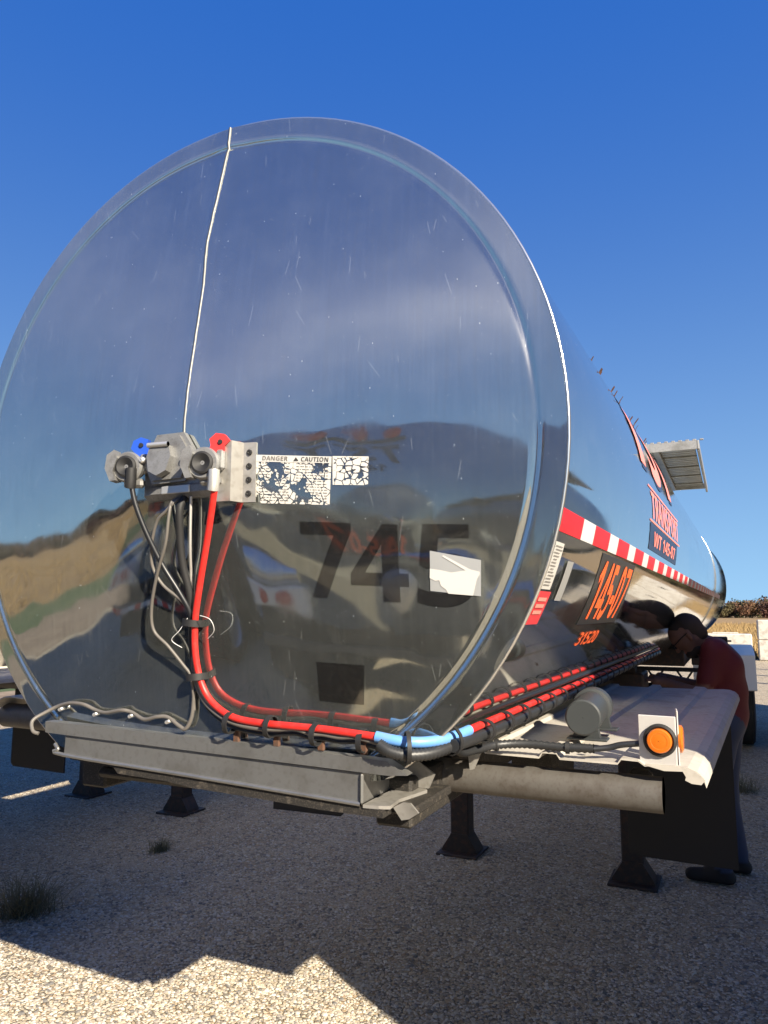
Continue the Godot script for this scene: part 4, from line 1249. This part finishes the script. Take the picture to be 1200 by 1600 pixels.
func land() -> void:
	# one sheet to the horizon under everything, then the yard and strips on it
	sheet("field", M.field, -1500, 1500, -1500, 1500, -0.012)
	sheet("yard", M.gravel, -8.6, 60, -26.6, 60, 0.0)
	sheet("dirt_track", M.dirt, -12.2, -8.6, -60, 90, -0.006)
	sheet("grass_verge", M.turf, -16.5, -12.2, -60, 90, -0.005)
	# rising stubble field and wooded ridge on the far side of the lane
	var st := begin()
	var hn := noise(91, 0.004, FastNoiseLite.TYPE_SIMPLEX_SMOOTH, 3)
	var H := func(x: float, z: float) -> float:
		var d := -16.5 - x
		return 0.009 * d + 0.000002 * d * d + hn.get_noise_2d(x, z) * min(d * 0.01, 3.0) + 8.0 * smoothstep(260.0, 480.0, d)
	for i in 26:
		for j in 24:
			var q := []
			for e in [[i, j], [i + 1, j], [i + 1, j + 1], [i, j + 1]]:
				var x: float = -16.5 - pow(e[0] / 26.0, 2.0) * 560.0
				var z: float = -300.0 + 40.0 * e[1]
				q.append(Vector3(x, H.call(x, z), z))
			tri(st, q[0], q[2], q[1]); tri(st, q[0], q[3], q[2])
	var hill := done(st, "hillside_field", M.field, self)
	hill.set_meta("kind", "structure")
	# pebbles where the ground is near enough to tell them apart
	var pm := mat("pebble", Color.WHITE, 0.85)
	pm.vertex_color_use_as_albedo = true
	var tones := [Color(0.6, 0.53, 0.43), Color(0.66, 0.6, 0.5), Color(0.5, 0.44, 0.36), Color(0.7, 0.65, 0.57), Color(0.38, 0.34, 0.3), Color(0.56, 0.46, 0.34), Color(0.2, 0.19, 0.18), Color(0.62, 0.57, 0.49)]
	var xf := []
	var col := []
	while xf.size() < 90000:
		var d := 2.9 + pow(rng.randf(), 1.7) * 6.5
		var a := deg_to_rad(-25.0 + rng.randfn(0.0, 1.0) * 0.0) + rng.randf_range(-0.56, 0.56)
		var x := 1.18 + sin(a) * d
		var z := 1.5 - cos(a) * d
		var s := rng.randf_range(0.004, 0.0105) * (1.7 if rng.randf() < 0.05 else 1.0)
		var b := Basis(Vector3.UP, rng.randf() * TAU).scaled(Vector3(s, s * rng.randf_range(0.4, 0.8), s * rng.randf_range(0.7, 1.1)))
		xf.append(Transform3D(b, Vector3(x, 0.0005, z)))
		col.append(tones[rng.randi() % 8] * 0.74)
	var peb := scatter("loose_gravel", pebble_mesh(4), pm, xf, col)
	tag(peb, "loose cream and grey pebbles strewn over the yard", "gravel", "", "stuff")
	# straw on the stubble
	var straw := begin()
	for k in 3:
		var a := TAU * k / 3.0
		var dir := Vector3(cos(a), 0, sin(a))
		tri(straw, dir * -0.02, dir * 0.02, Vector3(dir.z * 0.12, 0.34, -dir.x * 0.12))
		tri(straw, Vector3(dir.x * 0.1, 0.02, dir.z * 0.3), Vector3(dir.x * 0.14, 0.02, dir.z * 0.3), Vector3(-dir.x * 0.2, 0.06, -dir.z * 0.2))
	xf = []
	col = []
	for i in 42000:
		var x: float
		var z: float
		var y := -0.01
		if i < 30000:
			x = -17.0 - pow(rng.randf(), 1.6) * 110.0
			x = round(x / 0.76) * 0.76 + rng.randfn(0, 0.06)
			z = rng.randf_range(-20, 110)
			y = H.call(x, z)
		else:
			z = -27.2 - pow(rng.randf(), 1.5) * 70.0
			x = rng.randf_range(-2.0, 2.0) + (-z) * rng.randf_range(-0.1, 0.12)
		var s := rng.randf_range(0.6, 1.5)
		xf.append(Transform3D(Basis(Vector3.UP, rng.randf() * TAU).scaled(Vector3(s, s * rng.randf_range(0.5, 1.1), s)), Vector3(x, y, z)))
		col.append(Color(0.36, 0.245, 0.105) * rng.randf_range(0.6, 1.2))
	var sm := mat("straw", Color.WHITE, 0.9)
	sm.vertex_color_use_as_albedo = true
	var str := scatter("corn_stubble", straw.commit(), sm, xf, col)
	tag(str, "cut corn stalks and straw standing over the harvested fields", "stubble", "", "stuff")
	# woods: clumps of leaf-sized faces
	var leaf := begin()
	var g := RandomNumberGenerator.new()
	g.seed = 5
	for k in 60:
		var p := Vector3(g.randfn(0, 0.42), g.randfn(0, 0.38), g.randfn(0, 0.42))
		var u := Vector3(g.randfn(0, 1), g.randfn(0, 1), g.randfn(0, 1)).normalized() * 0.22
		var w := Vector3(g.randfn(0, 1), g.randfn(0, 1), g.randfn(0, 1)).normalized() * 0.22
		tri(leaf, p, p + u, p + w); tri(leaf, p + u, p + u + w, p + w)
	var lm := mat("leaves", Color.WHITE, 0.9)
	lm.vertex_color_use_as_albedo = true
	var lmesh := leaf.commit()
	var autumn := [Color(0.07, 0.055, 0.02), Color(0.11, 0.06, 0.025), Color(0.05, 0.06, 0.02), Color(0.13, 0.065, 0.035), Color(0.09, 0.08, 0.03), Color(0.04, 0.05, 0.018), Color(0.1, 0.045, 0.03)]
	xf = []
	col = []
	for tr in 240:
		var x := rng.randf_range(-30, 110)
		var z := -190.0 - rng.randf() * 22.0
		var h := rng.randf_range(2.8, 4.6) + 1.2 * sin(x * 0.13)
		var c: Color = autumn[rng.randi() % 7]
		for k in 9:
			var s := h * rng.randf_range(0.22, 0.36)
			xf.append(Transform3D(Basis(Vector3.UP, rng.randf() * TAU).scaled(Vector3.ONE * s), Vector3(x + rng.randfn(0, h * 0.2), h * rng.randf_range(0.08, 0.8), z + rng.randfn(0, h * 0.2))))
			col.append(c * rng.randf_range(0.7, 1.3))
	var wood := scatter("far_wood", lmesh, lm, xf, col)
	tag(wood, "line of autumn woods along the far edge of the field", "woods", "", "stuff")
	xf = []
	col = []
	for tr in 1500:
		var d := rng.randf_range(255, 470)
		var z := rng.randf_range(-120, 520)
		var x := -16.5 - d
		var y: float = H.call(x, z)
		var h := rng.randf_range(5, 8)
		var c := Color(0.075, 0.055, 0.045).lerp(autumn[rng.randi() % 7], 0.4)
		for k in 4:
			var s := h * rng.randf_range(0.35, 0.55)
			xf.append(Transform3D(Basis(Vector3.UP, rng.randf() * TAU).scaled(Vector3.ONE * s), Vector3(x + rng.randfn(0, 2), y + h * rng.randf_range(0.1, 0.85), z + rng.randfn(0, 2))))
			col.append(c * rng.randf_range(0.7, 1.3))
	var ridge := scatter("ridge_wood", lmesh, lm, xf, col)
	tag(ridge, "bare brown woods on the ridge mirrored in the tank head", "woods", "", "stuff")

func block(at: Vector3, label: String, len_: float, wide: float, high: float) -> void:
	var o := thing("concrete_block", label, "block", at, "concrete blocks at the yard's edge")
	box_part("block_body", M.concrete, o, Vector3(0, high / 2, 0), Vector3(len_, high, wide), 0.035)
	box_part("lifting_slot", M.under, o, Vector3(0.05, high * 0.72, wide / 2 - 0.012), Vector3(0.26, 0.07, 0.03), 0.004)
	box_part("key_ridge", M.concrete, o, Vector3(0, high + 0.018, 0), Vector3(len_ * 0.5, 0.04, wide * 0.4), 0.015)

func weed(at: Vector3, label: String, size: float, seed_: int, n := 150) -> void:
	var o := thing("weed_tuft", label, "weed", at, "dry weeds growing through the gravel")
	var g := RandomNumberGenerator.new()
	g.seed = seed_
	var st := begin()
	for k in n:
		var a := g.randf() * TAU
		var lean := g.randf_range(0.15, 1.0)
		var l := size * g.randf_range(0.5, 1.0)
		var b := Vector3(g.randfn(0, 0.25) * size, 0, g.randfn(0, 0.25) * size)
		var dir := Vector3(cos(a) * lean, 1.0 - 0.5 * lean, sin(a) * lean).normalized()
		var side := Vector3(-sin(a), 0, cos(a)) * 0.0022
		var m := b + dir * l * 0.55
		var e := b + dir * l + Vector3(cos(a), -0.4, sin(a)) * l * 0.2
		quad(st, b - side, b + side, m + side * 0.8, m - side * 0.8)
		tri(st, m - side * 0.8, m + side * 0.8, e)
	done(st, "blades", mat("weed%d" % seed_, lin(0.15, 0.135, 0.075), 0.9), o)

# ---------------------------------------------------------------------- scene
func _ready() -> void:
	rng.seed = 2024
	wob.seed = 7
	wob.frequency = 0.022
	wob.fractal_octaves = 3

	# camera
	var cam := Camera3D.new()
	cam.name = "camera"
	cam.fov = 69.42
	cam.near = 0.05
	cam.far = 3000.0
	cam.position = Vector3(1.184, 1.602, 1.503)
	cam.basis = Basis(Vector3.UP, 0.436) * Basis(Vector3.RIGHT, 0.1334)
	add_child(cam)
	cam.current = true

	# sky
	var env := Environment.new()
	env.background_mode = Environment.BG_SKY
	var sm := ProceduralSkyMaterial.new()
	sm.sky_top_color = Color(0.145, 0.4, 0.77)
	sm.sky_horizon_color = Color(0.64, 0.83, 0.98)
	sm.sky_curve = 0.2
	sm.ground_bottom_color = Color(0.3, 0.25, 0.2)
	sm.ground_horizon_color = Color(0.6, 0.6, 0.6)
	sm.sun_angle_max = 12.0
	var sky := Sky.new()
	sky.sky_material = sm
	env.sky = sky
	env.tonemap_mode = Environment.TONE_MAPPER_LINEAR
	env.tonemap_exposure = 2.55
	env.background_energy_multiplier = 0.395
	env.ambient_light_source = Environment.AMBIENT_SOURCE_SKY
	env.sdfgi_enabled = true
	env.ssao_enabled = true
	env.ssil_enabled = true
	var we := WorldEnvironment.new()
	we.name = "environment"
	we.environment = env
	add_child(we)

	# sun: behind the camera's right shoulder, about 30 degrees high
	var sun := DirectionalLight3D.new()
	sun.name = "sun"
	var to_sun := Vector3(1.47, 1.0, 1.03).normalized()
	sun.basis = Basis.looking_at(-to_sun)
	sun.light_energy = 1.6
	sun.light_color = Color(1.0, 0.95, 0.86)
	sun.light_angular_distance = 0.5
	sun.shadow_enabled = true
	add_child(sun)

	make_mats()
	land()

	var t := base_trailer()
	var left: Node3D = t.duplicate()
	left.name = "tank_trailer_001"
	add_child(left, true)
	left.position = Vector3(-3.5, 0, 0.36)
	(left.get_node("tank_shell") as MeshInstance3D).material_override = mat("brushed", lin(0.75, 0.73, 0.7), 0.42, 1.0)
	for part in left.get_children():          # this one stands further forward and has its legs further back
		if str(part.name).begins_with("landing"): (part as Node3D).position.z = -0.45
		if str(part.name).begins_with("mud_flap"): (part as Node3D).position.y = 0.15
	tag(left, "parked tank trailer behind the left of the polished head, its black legs showing", "tank trailer", "tank trailers parked in a row")
	var right: Node3D = t.duplicate()
	right.name = "tank_trailer_002"
	add_child(right, true)
	right.position = Vector3(3.36, 0, 0.47)
	(right.get_node("tank_shell") as MeshInstance3D).material_override = mat("weathered", lin(0.3, 0.3, 0.3), 0.36, 0.95)
	(right.get_node("tank_shell") as Node3D).position.y = 0.08
	(right.get_node("front_head") as Node3D).position.y = 0.08
	(right.get_node("head_rim") as Node3D).position.y = 0.08
	tag(right, "tank trailer with a ladder mirrored in the flank of the polished tank", "tank trailer", "tank trailers parked in a row")
	right_ladder(right)
	tag(t, "polished steel tank trailer with round mirror head, red hose and orange 145-07", "tank trailer", "tank trailers parked in a row")
	make_foot_things(t)
	connection_box(t)
	hoses(t)
	head_marks(t)
	side_marks(t)
	top_gear(t)
	fender_gear(t)

	var ahead := rear_tanker()
	ahead.position = Vector3(0.0, 0, 2.75)
	tag(ahead, "tanker rear with three red lamps mirrored right of the connection box", "tanker", "tankers parked ahead")
	ahead.position.z = 2.65
	var ahead2: Node3D = ahead.duplicate()
	ahead2.name = "tanker_ahead_001"
	add_child(ahead2, true)
	ahead2.position = Vector3(-3.55, 0, 3.1)
	var bump: Node = ahead2.get_node("rear_bumper")
	for k in 10:
		box_part("red_tape" if k % 2 == 0 else "white_tape", M.tapered if k % 2 == 0 else M.tapewhite, bump, Vector3(-1.035 + 0.23 * k, 0.72, 0.046), Vector3(0.228, 0.06, 0.003), 0.001)
	tag(ahead2, "tanker with red and white taped bumper mirrored left of the hose bundle", "tanker", "tankers parked ahead")

	make_man()

	block(Vector3(0.95, 0, -26.2), "low concrete block in front of the field, left end of the row", 1.6, 0.6, 0.86)
	block(Vector3(2.72, 0, -26.2), "bottom concrete block of the stack at the right edge", 1.6, 0.6, 0.66)
	block(Vector3(2.72, 0.66, -26.2), "top concrete block of the stack at the right edge", 1.6, 0.6, 0.66)
	weed(Vector3(-2.4, 0, -2.61), "small dry weed tuft on shaded gravel under the landing leg", 0.12, 3)
	weed(Vector3(-2.33, 0, -1.5), "large grey-green weed tuft at the left edge of the gravel", 0.27, 4, 420)
	weed(Vector3(1.2, 0, -6.1), "dry weed tuft behind the man's legs", 0.22, 5)
	for k in 3:
		var po := thing("yard_post", "steel post right of the view, casting the %s shadow bar on the far gravel" % ["nearest", "middle", "farthest"][k], "post", Vector3(5.2, 0, -15.0 - 2.3 * k), "posts beside the yard")
		tube_part("post_shaft", M.post, po, [Vector3(0, 0, 0), Vector3(0, 3.0, 0)], 0.09, 14, 1)
		lathe_part("post_cap", M.post, po, [Vector2(0.1, 0.0), Vector2(0.1, 0.03), Vector2(0.001, 0.06)], Vector3(0, 3.0, 0), FACING_UP, 14)

func right_ladder(t: Node3D) -> void:
	# ladder on the flank that faces the polished tank, with hoops over a catwalk
	var z := -3.0
	var rails := []
	for s in [0.0, 0.4]:
		var pts := []
		for k in 9:
			var a := deg_to_rad(180.0 + 35.0 - 110.0 * k / 8.0)
			pts.append(Vector3(-z * YAW + cos(a) * 1.02, AXIS + sin(a) * 1.02, z - s))
		rails.append(pts)
		tube_part("ladder_rail", M.zinc, t, pts, 0.018, 8, 4)
	for k in 8:
		tube_part("ladder_rung", M.zinc, t, [rails[0][k], rails[1][k]], 0.012, 8, 1)
	box_part("running_board", M.alu, t, Vector3(-0.12, 3.11, -5.7), Vector3(0.64, 0.05, 11.0), 0.006)
	for k in 6: box_part("board_bracket", M.alu, t, Vector3(-0.05, 3.03, -0.8 - 1.95 * k), Vector3(0.5, 0.12, 0.05), 0.006)
	box_part("catwalk", M.alu, t, Vector3(-0.45, 3.02, z - 1.2), Vector3(0.8, 0.04, 2.6), 0.006)
	box_part("catwalk_rim", M.alu, t, Vector3(-0.86, 3.02, z - 1.2), Vector3(0.02, 0.08, 2.6), 0.004)
